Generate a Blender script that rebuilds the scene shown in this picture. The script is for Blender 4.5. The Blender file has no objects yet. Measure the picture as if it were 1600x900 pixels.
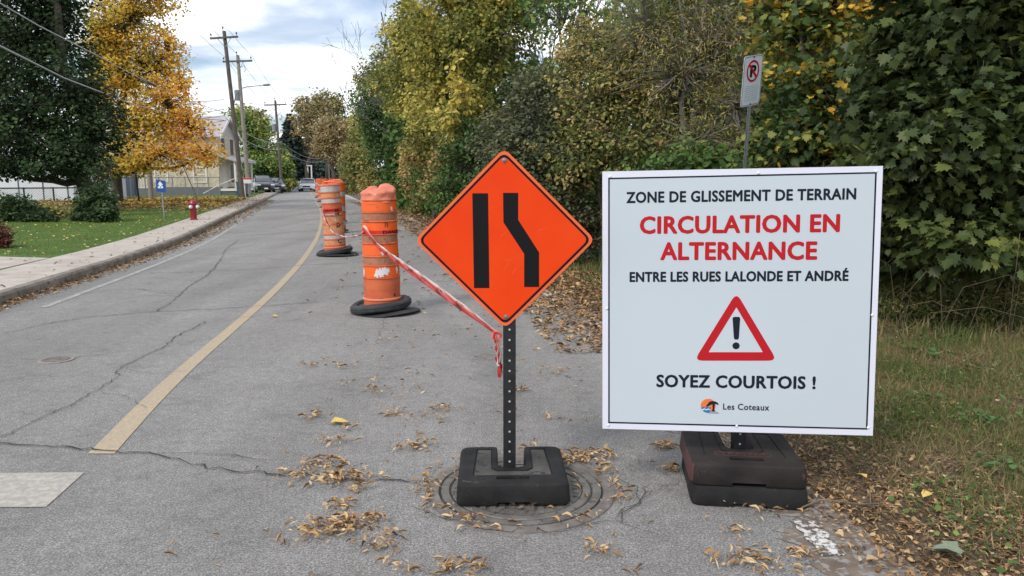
import bpy, bmesh, math, random
import numpy as np
from mathutils import Vector, Matrix, noise as mnoise
R = math.radians
S = bpy.context.scene
COL = S.collection
# ------------------------------------------------------------------ camera
FPX = 1150.0; TH = math.atan(172 / FPX); EYE = 1.5
cd = bpy.data.cameras.new('camera'); cam = bpy.data.objects.new('camera', cd); COL.objects.link(cam)
cam.location = (0, 0, EYE); cam.rotation_euler = (math.pi / 2 - TH, 0, 0)
cd.sensor_width = 36; cd.lens = 36 * FPX / 1600; cd.clip_start = 0.05; cd.clip_end = 3000
cd.dof.use_dof = False
S.camera = cam
S.render.resolution_x = 1024; S.render.resolution_y = 576
# ------------------------------------------------------------------ exposure, sun, sky
S.view_settings.view_transform = 'Standard'; S.view_settings.look = 'None'
S.view_settings.exposure = 0.45; S.view_settings.gamma = 1.0
SUN_EL, SUN_AZ = R(46), R(-142)         # behind the camera to the left, veiled by cloud
sd = bpy.data.lights.new('sun', 'SUN'); sd.energy = 1.5; sd.angle = R(14); sd.color = (1, .95, .87)
sun = bpy.data.objects.new('sun', sd); COL.objects.link(sun)
sdir = Vector((math.sin(SUN_AZ) * math.cos(SUN_EL), math.cos(SUN_AZ) * math.cos(SUN_EL), math.sin(SUN_EL)))
sun.rotation_euler = sdir.to_track_quat('Z', 'Y').to_euler(); sun.location = sdir * 60
W = bpy.data.worlds.new('World'); S.world = W; W.use_nodes = True
nt = W.node_tree; N = nt.nodes; L = nt.links
bg = N['Background']; bg.inputs[1].default_value = 0.1
sky = N.new('ShaderNodeTexSky'); sky.sky_type = 'NISHITA'; sky.sun_disc = False
sky.sun_elevation = SUN_EL; sky.sun_rotation = SUN_AZ % (2 * math.pi); sky.air_density = 1.0; sky.dust_density = 1.5
tc = N.new('ShaderNodeTexCoord')
sep = N.new('ShaderNodeSeparateXYZ'); L.new(tc.outputs['Generated'], sep.inputs[0])
def wmath(op, a, b=None, clamp=False):
    m = N.new('ShaderNodeMath'); m.operation = op; m.use_clamp = clamp
    for i, v in enumerate((a, b)):
        if v is None: continue
        if isinstance(v, (int, float)): m.inputs[i].default_value = v
        else: L.new(v, m.inputs[i])
    return m.outputs[0]
zc = wmath('MAXIMUM', sep.outputs[2], 0.0)
den = wmath('ADD', zc, 0.16)
cmb = N.new('ShaderNodeCombineXYZ')
L.new(wmath('DIVIDE', sep.outputs[0], den), cmb.inputs[0]); L.new(wmath('DIVIDE', sep.outputs[1], den), cmb.inputs[1])
cmb.inputs[2].default_value = 3.4
n1 = N.new('ShaderNodeTexNoise'); n1.inputs['Scale'].default_value = 1.15; n1.inputs['Detail'].default_value = 9
n1.inputs['Roughness'].default_value = .55; n1.inputs['Distortion'].default_value = .35
L.new(cmb.outputs[0], n1.inputs['Vector'])
cr = N.new('ShaderNodeValToRGB'); L.new(n1.outputs['Fac'], cr.inputs[0])
cr.color_ramp.elements[0].position = .38; cr.color_ramp.elements[0].color = (.15, .15, .15, 1)
cr.color_ramp.elements[1].position = .60; cr.color_ramp.elements[1].color = (1, 1, 1, 1)
n2 = N.new('ShaderNodeTexNoise'); n2.inputs['Scale'].default_value = 2.3; n2.inputs['Detail'].default_value = 7
L.new(cmb.outputs[0], n2.inputs['Vector'])
cr2 = N.new('ShaderNodeValToRGB'); L.new(n2.outputs['Fac'], cr2.inputs[0])
cr2.color_ramp.elements[0].position = .40; cr2.color_ramp.elements[0].color = (6.6, 7.2, 8.1, 1)
cr2.color_ramp.elements[1].position = .60; cr2.color_ramp.elements[1].color = (13, 13, 13.1, 1)
skm = N.new('ShaderNodeMix'); skm.data_type = 'RGBA'; skm.blend_type = 'MULTIPLY'; skm.inputs[0].default_value = 1
L.new(sky.outputs[0], skm.inputs[6]); skm.inputs[7].default_value = (.95, 1.02, 1.12, 1)
mx = N.new('ShaderNodeMix'); mx.data_type = 'RGBA'
L.new(cr.outputs[0], mx.inputs[0]); L.new(skm.outputs[2], mx.inputs[6]); L.new(cr2.outputs[0], mx.inputs[7])
L.new(mx.outputs[2], bg.inputs[0])
S.cycles.max_bounces = 6; S.cycles.transparent_max_bounces = 6
# ------------------------------------------------------------------ helpers: camera-calibrated survey of the place
ST, CT = math.sin(TH), math.cos(TH)
def P(px, py, d):                       # world point seen at (px,py) of the 1600x900 photograph, d metres ahead
    u = (px - 800) / FPX; v = (py - 450) / FPX
    s = d / (CT - v * ST)
    return Vector((u * s, d, EYE + s * (-ST - v * CT)))
def G(px, py, z=0.0):                   # world point on the level z
    u = (px - 800) / FPX; v = (py - 450) / FPX
    s = (EYE - z) / (ST + v * CT)
    return Vector((u * s, s * (CT - v * ST), z))
def tag(o, label=None, cat=None, group=None, kind=None):
    if label: o['label'] = label
    if cat: o['category'] = cat
    if group: o['group'] = group
    if kind: o['kind'] = kind
    return o
def empty(name, loc, rz=0.0, rot=None):
    o = bpy.data.objects.new(name, None); COL.objects.link(o); o.location = loc
    o.rotation_euler = rot if rot else (0, 0, rz); o.empty_display_size = .2
    return o
def link(name, me, parent=None, loc=None, mat=None):
    o = bpy.data.objects.new(name, me); COL.objects.link(o)
    if parent: o.parent = parent
    if loc is not None: o.location = loc
    if mat: me.materials.clear(); me.materials.append(mat)
    return o
def smooth(me, ang=40):
    me.polygons.foreach_set('use_smooth', [True] * len(me.polygons)); me.update()
    try: me.set_sharp_from_angle(angle=R(ang))
    except Exception: pass
class MB:
    def __init__(s): s.v = []; s.f = []
    def add(s, vs, fs):
        b = len(s.v); s.v += [tuple(v) for v in vs]; s.f += [tuple(i + b for i in f) for f in fs]; return s
    def box(s, c, e, M=None):
        vs = [Vector((x * e[0] / 2, y * e[1] / 2, z * e[2] / 2)) for x in (-1, 1) for y in (-1, 1) for z in (-1, 1)]
        if M: vs = [M @ v for v in vs]
        c = Vector(c)
        return s.add([v + c for v in vs], [(0, 1, 3, 2), (4, 6, 7, 5), (0, 4, 5, 1), (2, 3, 7, 6), (0, 2, 6, 4), (1, 5, 7, 3)])
    def tube(s, pts, rad, n=8, cap=True):
        pts = [Vector(p) for p in pts]
        if isinstance(rad, (int, float)): rad = [rad] * len(pts)
        vs = []; prev = None
        for i, p in enumerate(pts):
            t = (pts[min(i + 1, len(pts) - 1)] - pts[max(i - 1, 0)])
            t = t.normalized() if t.length > 1e-9 else Vector((0, 0, 1))
            if prev is None:
                a = Vector((1, 0, 0)) if abs(t.x) < .8 else Vector((0, 1, 0)); a = (a - t * a.dot(t)).normalized()
            else:
                a = (prev - t * prev.dot(t)); a = a.normalized() if a.length > 1e-6 else prev
            prev = a; b = t.cross(a)
            for k in range(n):
                w = 2 * math.pi * k / n; vs.append(p + (a * math.cos(w) + b * math.sin(w)) * rad[i])
        fs = [(i * n + k, i * n + (k + 1) % n, (i + 1) * n + (k + 1) % n, (i + 1) * n + k) for i in range(len(pts) - 1) for k in range(n)]
        if cap: fs += [tuple(range(n - 1, -1, -1)), tuple((len(pts) - 1) * n + k for k in range(n))]
        return s.add(vs, fs)
    def lathe(s, prof, n=24, c=(0, 0, 0), fn=None, cap=True):
        c = Vector(c); vs = []
        for (r, z) in prof:
            for k in range(n):
                w = 2 * math.pi * k / n; p = Vector((r * math.cos(w), r * math.sin(w), z))
                if fn: p = fn(p)
                vs.append(p + c)
        fs = [(i * n + k, i * n + (k + 1) % n, (i + 1) * n + (k + 1) % n, (i + 1) * n + k) for i in range(len(prof) - 1) for k in range(n)]
        if cap and prof[0][0] > 1e-5: fs.append(tuple(range(n - 1, -1, -1)))
        if cap and prof[-1][0] > 1e-5: fs.append(tuple((len(prof) - 1) * n + k for k in range(n)))
        return s.add(vs, fs)
    def prism(s, out, y0, y1, axis='y'):   # outline in the xz plane, thickness along y
        n = len(out)
        vs = [(x, y0, z) for x, z in out] + [(x, y1, z) for x, z in out]
        if axis == 'z': vs = [(x, z, y) for x, y, z in vs]
        if axis == 'x': vs = [(y, x, z) for x, y, z in vs]
        return s.add(vs, [tuple(range(n)), tuple(range(2 * n - 1, n - 1, -1))] + [(i, i + n, (i + 1) % n + n, (i + 1) % n) for i in range(n)])
    def mesh(s, name, sm=None):
        me = bpy.data.meshes.new(name); me.from_pydata(s.v, [], s.f)
        bm = bmesh.new(); bm.from_mesh(me); bmesh.ops.recalc_face_normals(bm, faces=bm.faces); bm.to_mesh(me); bm.free()
        if sm: smooth(me, sm)
        return me
    def build(s, name, mat, parent=None, loc=None, sm=None, bevel=0):
        o = link(name, s.mesh(name, sm), parent, loc, mat)
        if bevel:
            m = o.modifiers.new('bevel', 'BEVEL'); m.width = bevel; m.segments = 2; m.limit_method = 'ANGLE'; m.angle_limit = R(35)
        return o
def bake(o):                             # apply the modifiers of an object
    dg = bpy.context.evaluated_depsgraph_get(); me = bpy.data.meshes.new_from_object(o.evaluated_get(dg))
    o.modifiers.clear(); o.data = me; return o
def cut(o, cutters):
    hs = []
    for c in cutters:
        h = link('cutter', c.mesh('cutter')); h.matrix_world = o.matrix_world; hs.append(h)
        m = o.modifiers.new('b', 'BOOLEAN'); m.object = h; m.operation = 'DIFFERENCE'; m.solver = 'EXACT'
    bpy.context.view_layer.update(); bake(o)
    for h in hs: bpy.data.objects.remove(h)
    return o
# ------------------------------------------------------------------ helpers: materials
def M(name, col, rough=.7, var=None, scale=8, bump=0, bscale=60, metal=0, spec=.5, detail=6, speck=None, coat=0, bdist=.01):
    m = bpy.data.materials.new(name); m.use_nodes = True; t = m.node_tree; b = t.nodes['Principled BSDF']
    b.inputs['Roughness'].default_value = rough; b.inputs['Metallic'].default_value = metal
    b.inputs['Specular IOR Level'].default_value = spec; b.inputs['Coat Weight'].default_value = coat
    co = t.nodes.new('ShaderNodeTexCoord')
    if var:
        n = t.nodes.new('ShaderNodeTexNoise'); n.inputs['Scale'].default_value = scale; n.inputs['Detail'].default_value = detail
        t.links.new(co.outputs['Object'], n.inputs['Vector'])
        r = t.nodes.new('ShaderNodeValToRGB'); r.color_ramp.elements[0].position = .33; r.color_ramp.elements[1].position = .67
        r.color_ramp.elements[0].color = (*col, 1); r.color_ramp.elements[1].color = (*var, 1)
        t.links.new(n.outputs['Fac'], r.inputs[0]); out = r.outputs[0]
        if speck:
            n2 = t.nodes.new('ShaderNodeTexNoise'); n2.inputs['Scale'].default_value = speck[1]; n2.inputs['Detail'].default_value = 3
            t.links.new(co.outputs['Object'], n2.inputs['Vector'])
            r2 = t.nodes.new('ShaderNodeValToRGB'); r2.color_ramp.elements[0].position = speck[2]; r2.color_ramp.elements[1].position = speck[2] + .06
            r2.color_ramp.elements[0].color = (0, 0, 0, 1); r2.color_ramp.elements[1].color = (1, 1, 1, 1)
            t.links.new(n2.outputs['Fac'], r2.inputs[0])
            x = t.nodes.new('ShaderNodeMix'); x.data_type = 'RGBA'; t.links.new(r2.outputs[0], x.inputs[0]); t.links.new(out, x.inputs[6]); x.inputs[7].default_value = (*speck[0], 1)
            out = x.outputs[2]
        t.links.new(out, b.inputs['Base Color'])
    else: b.inputs['Base Color'].default_value = (*col, 1)
    if bump:
        n = t.nodes.new('ShaderNodeTexNoise'); n.inputs['Scale'].default_value = bscale; n.inputs['Detail'].default_value = 5
        t.links.new(co.outputs['Object'], n.inputs['Vector'])
        bp = t.nodes.new('ShaderNodeBump'); bp.inputs['Strength'].default_value = bump; bp.inputs['Distance'].default_value = bdist
        t.links.new(n.outputs['Fac'], bp.inputs['Height']); t.links.new(bp.outputs[0], b.inputs['Normal'])
    return m
def leafmat(name, cols, rough=.62, trans=.3, gain=1.0):
    cols = [tuple(min(.85, v * gain) for v in c) for c in cols]   # colour of each leaf from its own 'tint' value
    m = bpy.data.materials.new(name); m.use_nodes = True; t = m.node_tree; b = t.nodes['Principled BSDF']
    a = t.nodes.new('ShaderNodeAttribute'); a.attribute_name = 'tint'
    r = t.nodes.new('ShaderNodeValToRGB')
    while len(r.color_ramp.elements) < len(cols): r.color_ramp.elements.new(.5)
    for i, c in enumerate(cols):
        r.color_ramp.elements[i].position = i / (len(cols) - 1); r.color_ramp.elements[i].color = (*c, 1)
    t.links.new(a.outputs['Fac'], r.inputs[0]); t.links.new(r.outputs[0], b.inputs['Base Color'])
    b.inputs['Roughness'].default_value = rough; b.inputs['Specular IOR Level'].default_value = .2
    if trans:
        tr = t.nodes.new('ShaderNodeBsdfTranslucent'); t.links.new(r.outputs[0], tr.inputs[0])
        x = t.nodes.new('ShaderNodeMixShader'); x.inputs[0].default_value = trans
        t.links.new(b.outputs[0], x.inputs[1]); t.links.new(tr.outputs[0], x.inputs[2])
        t.links.new(x.outputs[0], t.nodes['Material Output'].inputs[0])
    return m
def asphalt():
    m = bpy.data.materials.new('asphalt'); m.use_nodes = True; t = m.node_tree; b = t.nodes['Principled BSDF']; Ln = t.links
    co = t.nodes.new('ShaderNodeTexCoord')
    def noise(sc, det=4, ro=.6):
        n = t.nodes.new('ShaderNodeTexNoise'); n.inputs['Scale'].default_value = sc; n.inputs['Detail'].default_value = det; n.inputs['Roughness'].default_value = ro
        Ln.new(co.outputs['Object'], n.inputs['Vector']); return n.outputs['Fac']
    def ramp(src, stops):
        r = t.nodes.new('ShaderNodeValToRGB')
        while len(r.color_ramp.elements) < len(stops): r.color_ramp.elements.new(.5)
        for i, (p, c) in enumerate(stops): r.color_ramp.elements[i].position = p; r.color_ramp.elements[i].color = (c, c * .992, c * .982, 1) if not isinstance(c, tuple) else (*c, 1)
        Ln.new(src, r.inputs[0]); return r.outputs[0]
    def mix(kind, fac, a, c):
        x = t.nodes.new('ShaderNodeMix'); x.data_type = 'RGBA'; x.blend_type = kind
        if isinstance(fac, float): x.inputs[0].default_value = fac
        else: Ln.new(fac, x.inputs[0])
        Ln.new(a, x.inputs[6]); Ln.new(c, x.inputs[7]); return x.outputs[2]
    base = ramp(noise(.45, 5), [(.3, .25), (.7, .315)])
    med = ramp(noise(14, 5), [(.3, .86), (.7, 1.1)])
    fine = ramp(noise(120, 4, .8), [(.36, .30), (.5, 1.0), (.64, 2.0)])
    vor = t.nodes.new('ShaderNodeTexVoronoi'); vor.inputs['Scale'].default_value = 95; Ln.new(co.outputs['Object'], vor.inputs['Vector'])
    stone = ramp(vor.outputs['Color'], [(.0, .72), (.5, 1.0), (.93, 1.25), (1.0, 1.9)])
    mp = t.nodes.new('ShaderNodeMapping'); mp.inputs['Scale'].default_value = (1.3, .10, 1); mp.inputs['Rotation'].default_value = (0, 0, .2); Ln.new(co.outputs['Object'], mp.inputs[0])
    ns = t.nodes.new('ShaderNodeTexNoise'); ns.inputs['Scale'].default_value = 1.0; ns.inputs['Detail'].default_value = 4; Ln.new(mp.outputs[0], ns.inputs['Vector'])
    streak = ramp(ns.outputs['Fac'], [(.35, .86), (.6, 1.06)])
    blot = ramp(noise(3.2, 7, .7), [(.34, .80), (.46, 1.0), (.7, 1.05)])
    base = mix('MULTIPLY', 1.0, base, streak); base = mix('MULTIPLY', .8, base, blot)
    c = mix('MULTIPLY', 1.0, base, med); c = mix('MULTIPLY', .85, c, fine); c = mix('MULTIPLY', .8, c, stone)
    Ln.new(c, b.inputs['Base Color']); b.inputs['Roughness'].default_value = .82; b.inputs['Specular IOR Level'].default_value = .4
    bp = t.nodes.new('ShaderNodeBump'); bp.inputs['Strength'].default_value = .55; bp.inputs['Distance'].default_value = .006
    Ln.new(fine, bp.inputs['Height']); Ln.new(bp.outputs[0], b.inputs['Normal'])
    return m
def worn(name, col, under=(.2, .195, .19), lo=.42, hi=.56, sc=38, rough=.8):   # paint worn off in flecks
    m = bpy.data.materials.new(name); m.use_nodes = True; t = m.node_tree; b = t.nodes['Principled BSDF']
    co = t.nodes.new('ShaderNodeTexCoord')
    n = t.nodes.new('ShaderNodeTexNoise'); n.inputs['Scale'].default_value = sc; n.inputs['Detail'].default_value = 8; n.inputs['Roughness'].default_value = .75
    t.links.new(co.outputs['Object'], n.inputs['Vector'])
    r = t.nodes.new('ShaderNodeValToRGB'); r.color_ramp.elements[0].position = lo; r.color_ramp.elements[1].position = hi
    r.color_ramp.elements[0].color = (*under, 1); r.color_ramp.elements[1].color = (*col, 1)
    t.links.new(n.outputs['Fac'], r.inputs[0]); t.links.new(r.outputs[0], b.inputs['Base Color']); b.inputs['Roughness'].default_value = rough
    bp = t.nodes.new('ShaderNodeBump'); bp.inputs['Strength'].default_value = .5; bp.inputs['Distance'].default_value = .004
    t.links.new(n.outputs['Fac'], bp.inputs['Height']); t.links.new(bp.outputs[0], b.inputs['Normal'])
    return m
mt = dict(
    asphalt=asphalt(),
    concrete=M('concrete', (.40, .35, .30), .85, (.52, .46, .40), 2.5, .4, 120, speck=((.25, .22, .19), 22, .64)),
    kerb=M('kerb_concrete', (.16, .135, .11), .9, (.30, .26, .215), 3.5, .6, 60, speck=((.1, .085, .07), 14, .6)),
    soil=M('soil', (.06, .042, .028), .95, (.12, .085, .05), 3, .9, 30, speck=((.22, .15, .09), 60, .56), bdist=.03),
    lawn=M('lawn', (.07, .13, .018), .9, (.11, .19, .03), 1.2, .9, 40, bdist=.05, speck=((.05, .10, .015), 60, .55)),
    field=M('field', (.05, .085, .03), .95, (.1, .12, .05), .3),
    yellow=worn('yellow_road_paint', (.58, .41, .215), (.33, .295, .24), .42, .66, 55),
    white=worn('white_road_paint', (.52, .48, .41), (.33, .31, .28), .42, .66, 26),
    edge=worn('white_edge_paint', (.62, .60, .56), (.24, .23, .21), .40, .55, 30),
    crack=M('crack', (.035, .033, .032), .95),
    rubber=M('black_rubber', (.011, .011, .012), .7, (.026, .025, .024), 9, .3, 180, spec=.25, speck=((.07, .06, .05), 16, .66)),
    rubber2=M('reddish_worn_rubber', (.014, .012, .012), .65, (.034, .026, .024), 7, .3, 180, spec=.25, speck=((.085, .05, .04), 18, .66)),
    rubber3=M('red_rubber_side', (.11, .03, .027), .7, (.05, .03, .028), 12, .3, 150),
    dirt=M('dusty_rubber_top', (.032, .030, .027), .8, (.10, .092, .080), 7, .3, 150, speck=((.02, .02, .02), 25, .6)),
    post=M('black_post_paint', (.008, .008, .009), .42, (.02, .02, .021), 30, .1, 200),
    galv=M('galvanised_steel', (.30, .33, .34), .5, (.42, .45, .46), 14, .1, 90, metal=.7),
    bolt=M('bolt_steel', (.25, .25, .24), .45, metal=.8),
    hole=M('hole_through_post', (.62, .62, .60), .8),
    sign_orange=M('orange_sheeting', (.80, .047, .002), .55, (.84, .060, .003), 5, .05, 60, spec=.2),
    sign_orange_edge=M('orange_sheeting_border', (.84, .125, .03), .45, (.9, .14, .04), 7),
    sign_black=M('black_ink', (.009, .008, .009), .55, spec=.15),
    sign_white=M('white_sign_face', (.51, .57, .62), .38, (.535, .59, .635), 1.5, 0, 60),
    sign_rim=M('white_sign_border', (.70, .71, .80), .42),
    sign_edge=M('sign_core_edge', (.50, .42, .40), .7),
    navy=M('navy_ink', (.011, .015, .026), .55, spec=.15),
    red=M('red_ink', (.47, .010, .016), .55, spec=.2),
    grey_ink=M('grey_ink', (.30, .32, .33), .5),
    white_plain=M('white_enamel', (.80, .82, .84), .45),
    np_face=M('white_parking_sign_face', (.66, .70, .74), .4, (.72, .76, .80), 6),
    np_line=M('faint_print', (.42, .50, .50), .5),
    blue=M('blue_sign', (.01, .07, .32), .45), hyd=M('hydrant_red', (.24, .012, .02), .4, (.32, .02, .03), 8, coat=.3),
    drum=M('orange_plastic', (.52, .10, .035), .5, (.62, .14, .05), 6, .15, 30, speck=((.33, .085, .05), 9, .62)),
    drum_hi=M('bright_orange_band', (.95, .135, .012), .4, (.85, .12, .02), 9, .1, 30, speck=((.6, .12, .05), 22, .66)),
    drum_dull=M('dull_brown_band', (.34, .135, .07), .45, (.42, .18, .10), 10, .15, 40, speck=((.26, .10, .06), 25, .6)),
    drum_grey=M('grey_reflective_band', (.40, .37, .35), .35, (.50, .46, .43), 14, .1, 40, speck=((.5, .2, .1), 18, .64)),
    drum_dirty=M('dirty_orange_band', (.55, .20, .08), .5, (.66, .28, .12), 12, .1, 40, speck=((.5, .42, .36), 16, .62)),
    bag=M('faded_orange_plastic', (.62, .16, .09), .45, (.72, .23, .14), 8, .4, 18),
    ridge=M('pale_orange_rib', (.78, .26, .14), .4),
    tyre=M('tyre_rubber', (.022, .023, .025), .6, (.045, .045, .046), 12, .3, 120),
    tape_red=M('red_tape', (.62, .03, .02), .35), 
    scrape=M('white_scrape', (.72, .68, .66), .6),
    iron=M('cast_iron', (.13, .12, .11), .6, (.21, .195, .175), 10, .4, 140, metal=.25, speck=((.08, .07, .06), 30, .6)),
    iron_rim=M('cast_iron_rim', (.15, .13, .115), .65, (.23, .21, .19), 12, .3, 140, metal=.1),
    valve=M('valve_cover', (.34, .26, .23), .7, (.22, .19, .17), 40),
    bark=M('bark', (.055, .042, .033), .95, (.12, .10, .08), 12, .8, 30),
    bark_grey=M('grey_bark', (.13, .12, .11), .95, (.22, .20, .18), 12, .8, 30),
    twig=M('dry_twig', (.12, .09, .06), .9, (.2, .15, .1), 20),
    pole=M('weathered_pole_wood', (.09, .075, .065), .9, (.15, .125, .11), 4, .5, 30),
    pole2=M('pale_pole_wood', (.24, .21, .18), .9, (.32, .28, .25), 4, .5, 30),
    cable=M('grey_cable', (.40, .40, .42), .6), wire=M('dark_wire', (.10, .11, .13), .6),
    ins=M('insulator', (.06, .05, .05), .4), lampm=M('lamp_metal', (.22, .23, .24), .5),
    siding=M('cream_brick', (.44, .37, .27), .85, (.66, .58, .44), 3.5, .6, 12, speck=((.32, .27, .21), 4, .62)),
    gable=M('grey_siding', (.50, .46, .42), .8), trim=M('house_trim', (.75, .71, .66), .7),
    roofm=M('pale_metal_roof', (.36, .34, .35), .5, (.45, .42, .42), 3), glass=M('window_glass', (.03, .035, .04), .35, spec=.3),
    found=M('grey_foundation', (.16, .16, .17), .9), door=M('house_door', (.55, .53, .5), .6), lattice=M('lattice_panel', (.12, .12, .13), .8),
    shedw=M('white_shed_wall', (.62, .64, .68), .7, (.7, .72, .76), 1), fence=M('fence_steel', (.30, .31, .32), .5, metal=.5),
    fence_dark=M('dark_fence_rail', (.035, .035, .04), .6), bin=M('blue_grey_plastic', (.06, .08, .12), .6),
    mail_w=M('mailbox_white', (.75, .75, .75), .5), mail_r=M('mailbox_red', (.6, .05, .06), .5),
    car_s=M('silver_paint', (.74, .75, .77), .35, metal=.2, coat=.5), car_b=M('dark_blue_paint', (.012, .016, .03), .2, coat=.8),
    car_k=M('black_paint', (.01, .01, .012), .2, coat=.8), car_g=M('car_glass', (.05, .06, .07), .08, spec=.9), lamp_g=M('headlamp', (.7, .72, .75), .15),
    dark=M('dark_plastic', (.015, .015, .016), .6),
)
# ------------------------------------------------------------------ the road and its edges (surveyed lines: x as a function of distance ahead)
def interp(tab):
    xs = [a for a, b in tab]; ys = [b for a, b in tab]
    def f(d):
        if d <= xs[0]: return ys[0] + (d - xs[0]) * (ys[1] - ys[0]) / (xs[1] - xs[0])
        if d >= xs[-1]: return ys[-1] + (d - xs[-1]) * (ys[-1] - ys[-2]) / (xs[-1] - xs[-2])
        return float(np.interp(d, xs, ys))
    return f
def smoothf(f, w=2.5): return lambda d: sum(f(d + k * w / 4) for k in range(-4, 5)) / 9
def gt(*pts, z=0): return [(p.y, p.x) for p in (G(a, b, z) for a, b in pts)]
kerbX = smoothf(interp(sorted([(-6, -3.4)] + gt((0, 476), (95, 448), (275, 385), (400, 321), (436, 302)) + [(110, -33.5)])))
yel0 = interp(sorted(gt((157, 715), (268, 594), (366, 511), (430, 455), (482, 397), (501, 361), (503, 330), (488, 306))))
yelX = lambda d: sum(yel0(d * (1 + k * .045)) for k in range(-4, 5)) / 9
edgeX = smoothf(interp(sorted([(-6, 3.2)] + gt((1282, 842), (900, 478), (660, 350), (620, 332), (566, 316), (544, 306)) + [(110, -27.5)])), 2)
def strip(name, fa, fb, d0, d1, step, z, mat, parent=None, kind='structure', sub=1):
    v = []; f = []; n = int((d1 - d0) / step) + 1
    for i in range(n + 1):
        d = d0 + (d1 - d0) * i / n
        for j in range(sub + 1): v.append((fa(d) + (fb(d) - fa(d)) * j / sub, d, z))
    for i in range(n):
        for j in range(sub): a = i * (sub + 1) + j; f.append((a, a + 1, a + sub + 2, a + sub + 1))
    me = bpy.data.meshes.new(name); me.from_pydata(v, [], f); o = link(name, me, parent, mat=mat)
    if kind and not parent: o['kind'] = kind
    return o
v = [(-900, -300, -.06), (900, -300, -.06), (900, 1600, -.06), (-900, 1600, -.06)]
me = bpy.data.meshes.new('ground'); me.from_pydata(v, [], [(0, 1, 2, 3)]); tag(link('ground', me, mat=mt['field']), kind='structure')
road = strip('road', kerbX, lambda d: edgeX(d) + .15, -6, 112, .6, 0, mt['asphalt'], sub=4)
rng = np.random.default_rng(5); random.seed(5)
Z4 = .004
def ypatch(name, pts, mat, z=Z4):
    me = bpy.data.meshes.new(name); me.from_pydata([(p.x, p.y, z) for p in pts], [], [tuple(range(len(pts)))]); return link(name, me, road, mat=mat)
# centre line: first ragged end at the foot of the photograph
yw = .062
strip('centre_line', lambda d: yelX(d) - yw * (1 - min(.35, d * .01)) - .028 * max(0, 1 - (d - 3.84) / 3), lambda d: yelX(d) + yw * (1 - min(.35, d * .01)), 3.86, 105, .4, Z4, mt['yellow'], parent=road)
strip('edge_line', lambda d: edgeX(d) - .11, lambda d: edgeX(d) + .02, 9.0, 105, .5, Z4, mt['edge'], parent=road)
strip('kerbside_line', lambda d: kerbX(d) + .53, lambda d: kerbX(d) + .62, 8.5, 100, .5, Z4, worn('faded_kerbside_paint', (.50, .48, .44), (.27, .265, .25), .47, .62, 9), parent=road)
ypatch('stop_bar', [G(-260, 742), G(132, 739), G(72, 793), G(-330, 797)], mt['white'])
# worn piece of the edge line by the verge, cracked pieces
def blob(name, pts, mat, z, jit, parent=road, n=8, seed=1):
    rr = random.Random(seed); out = []
    for i in range(len(pts)):
        a, b = pts[i], pts[(i + 1) % len(pts)]
        for k in range(n):
            q = a.lerp(b, k / n); out.append(Vector((q.x + rr.uniform(-jit, jit), q.y + rr.uniform(-jit, jit), z)))
    me = bpy.data.meshes.new(name); me.from_pydata(out, [], [tuple(range(len(out)))]); o = link(name, me, parent, mat=mat); return o
blob('edge_line', [G(1236, 815), G(1275, 818), G(1322, 868), G(1285, 872)], worn('flaked_white_paint', (.66, .65, .62), (.12, .09, .07), .47, .53, 34), Z4 * 2, .012)
# cracks: ragged thin sealed lines
def crack(pts, w, seed, parent=road):
    rr = random.Random(seed); c = []
    for i in range(len(pts) - 1):
        a, b = pts[i], pts[i + 1]; n = max(2, int((b - a).length / .05))
        for k in range(n): c.append(a.lerp(b, k / n) + Vector((rr.gauss(0, .012), rr.gauss(0, .016), 0)))
    c.append(pts[-1]); v = []; f = []
    for i, p in enumerate(c):
        t = (c[min(i + 1, len(c) - 1)] - c[max(0, i - 1)]).normalized(); nn = Vector((-t.y, t.x, 0)); ww = w * (.8 + .10 * max(0, p.y - 3)) * rr.uniform(.16, .5) * (1 if 0 < i < len(c) - 1 else .1)
        v += [(p.x + nn.x * ww, p.y + nn.y * ww, Z4 * 2.2), (p.x - nn.x * ww, p.y - nn.y * ww, Z4 * 2.2)]
    for i in range(len(c) - 1): f.append((2 * i, 2 * i + 1, 2 * i + 3, 2 * i + 2))
    me = bpy.data.meshes.new('crack'); me.from_pydata(v, [], f); link('crack', me, parent, mat=mt['crack'])
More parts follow.
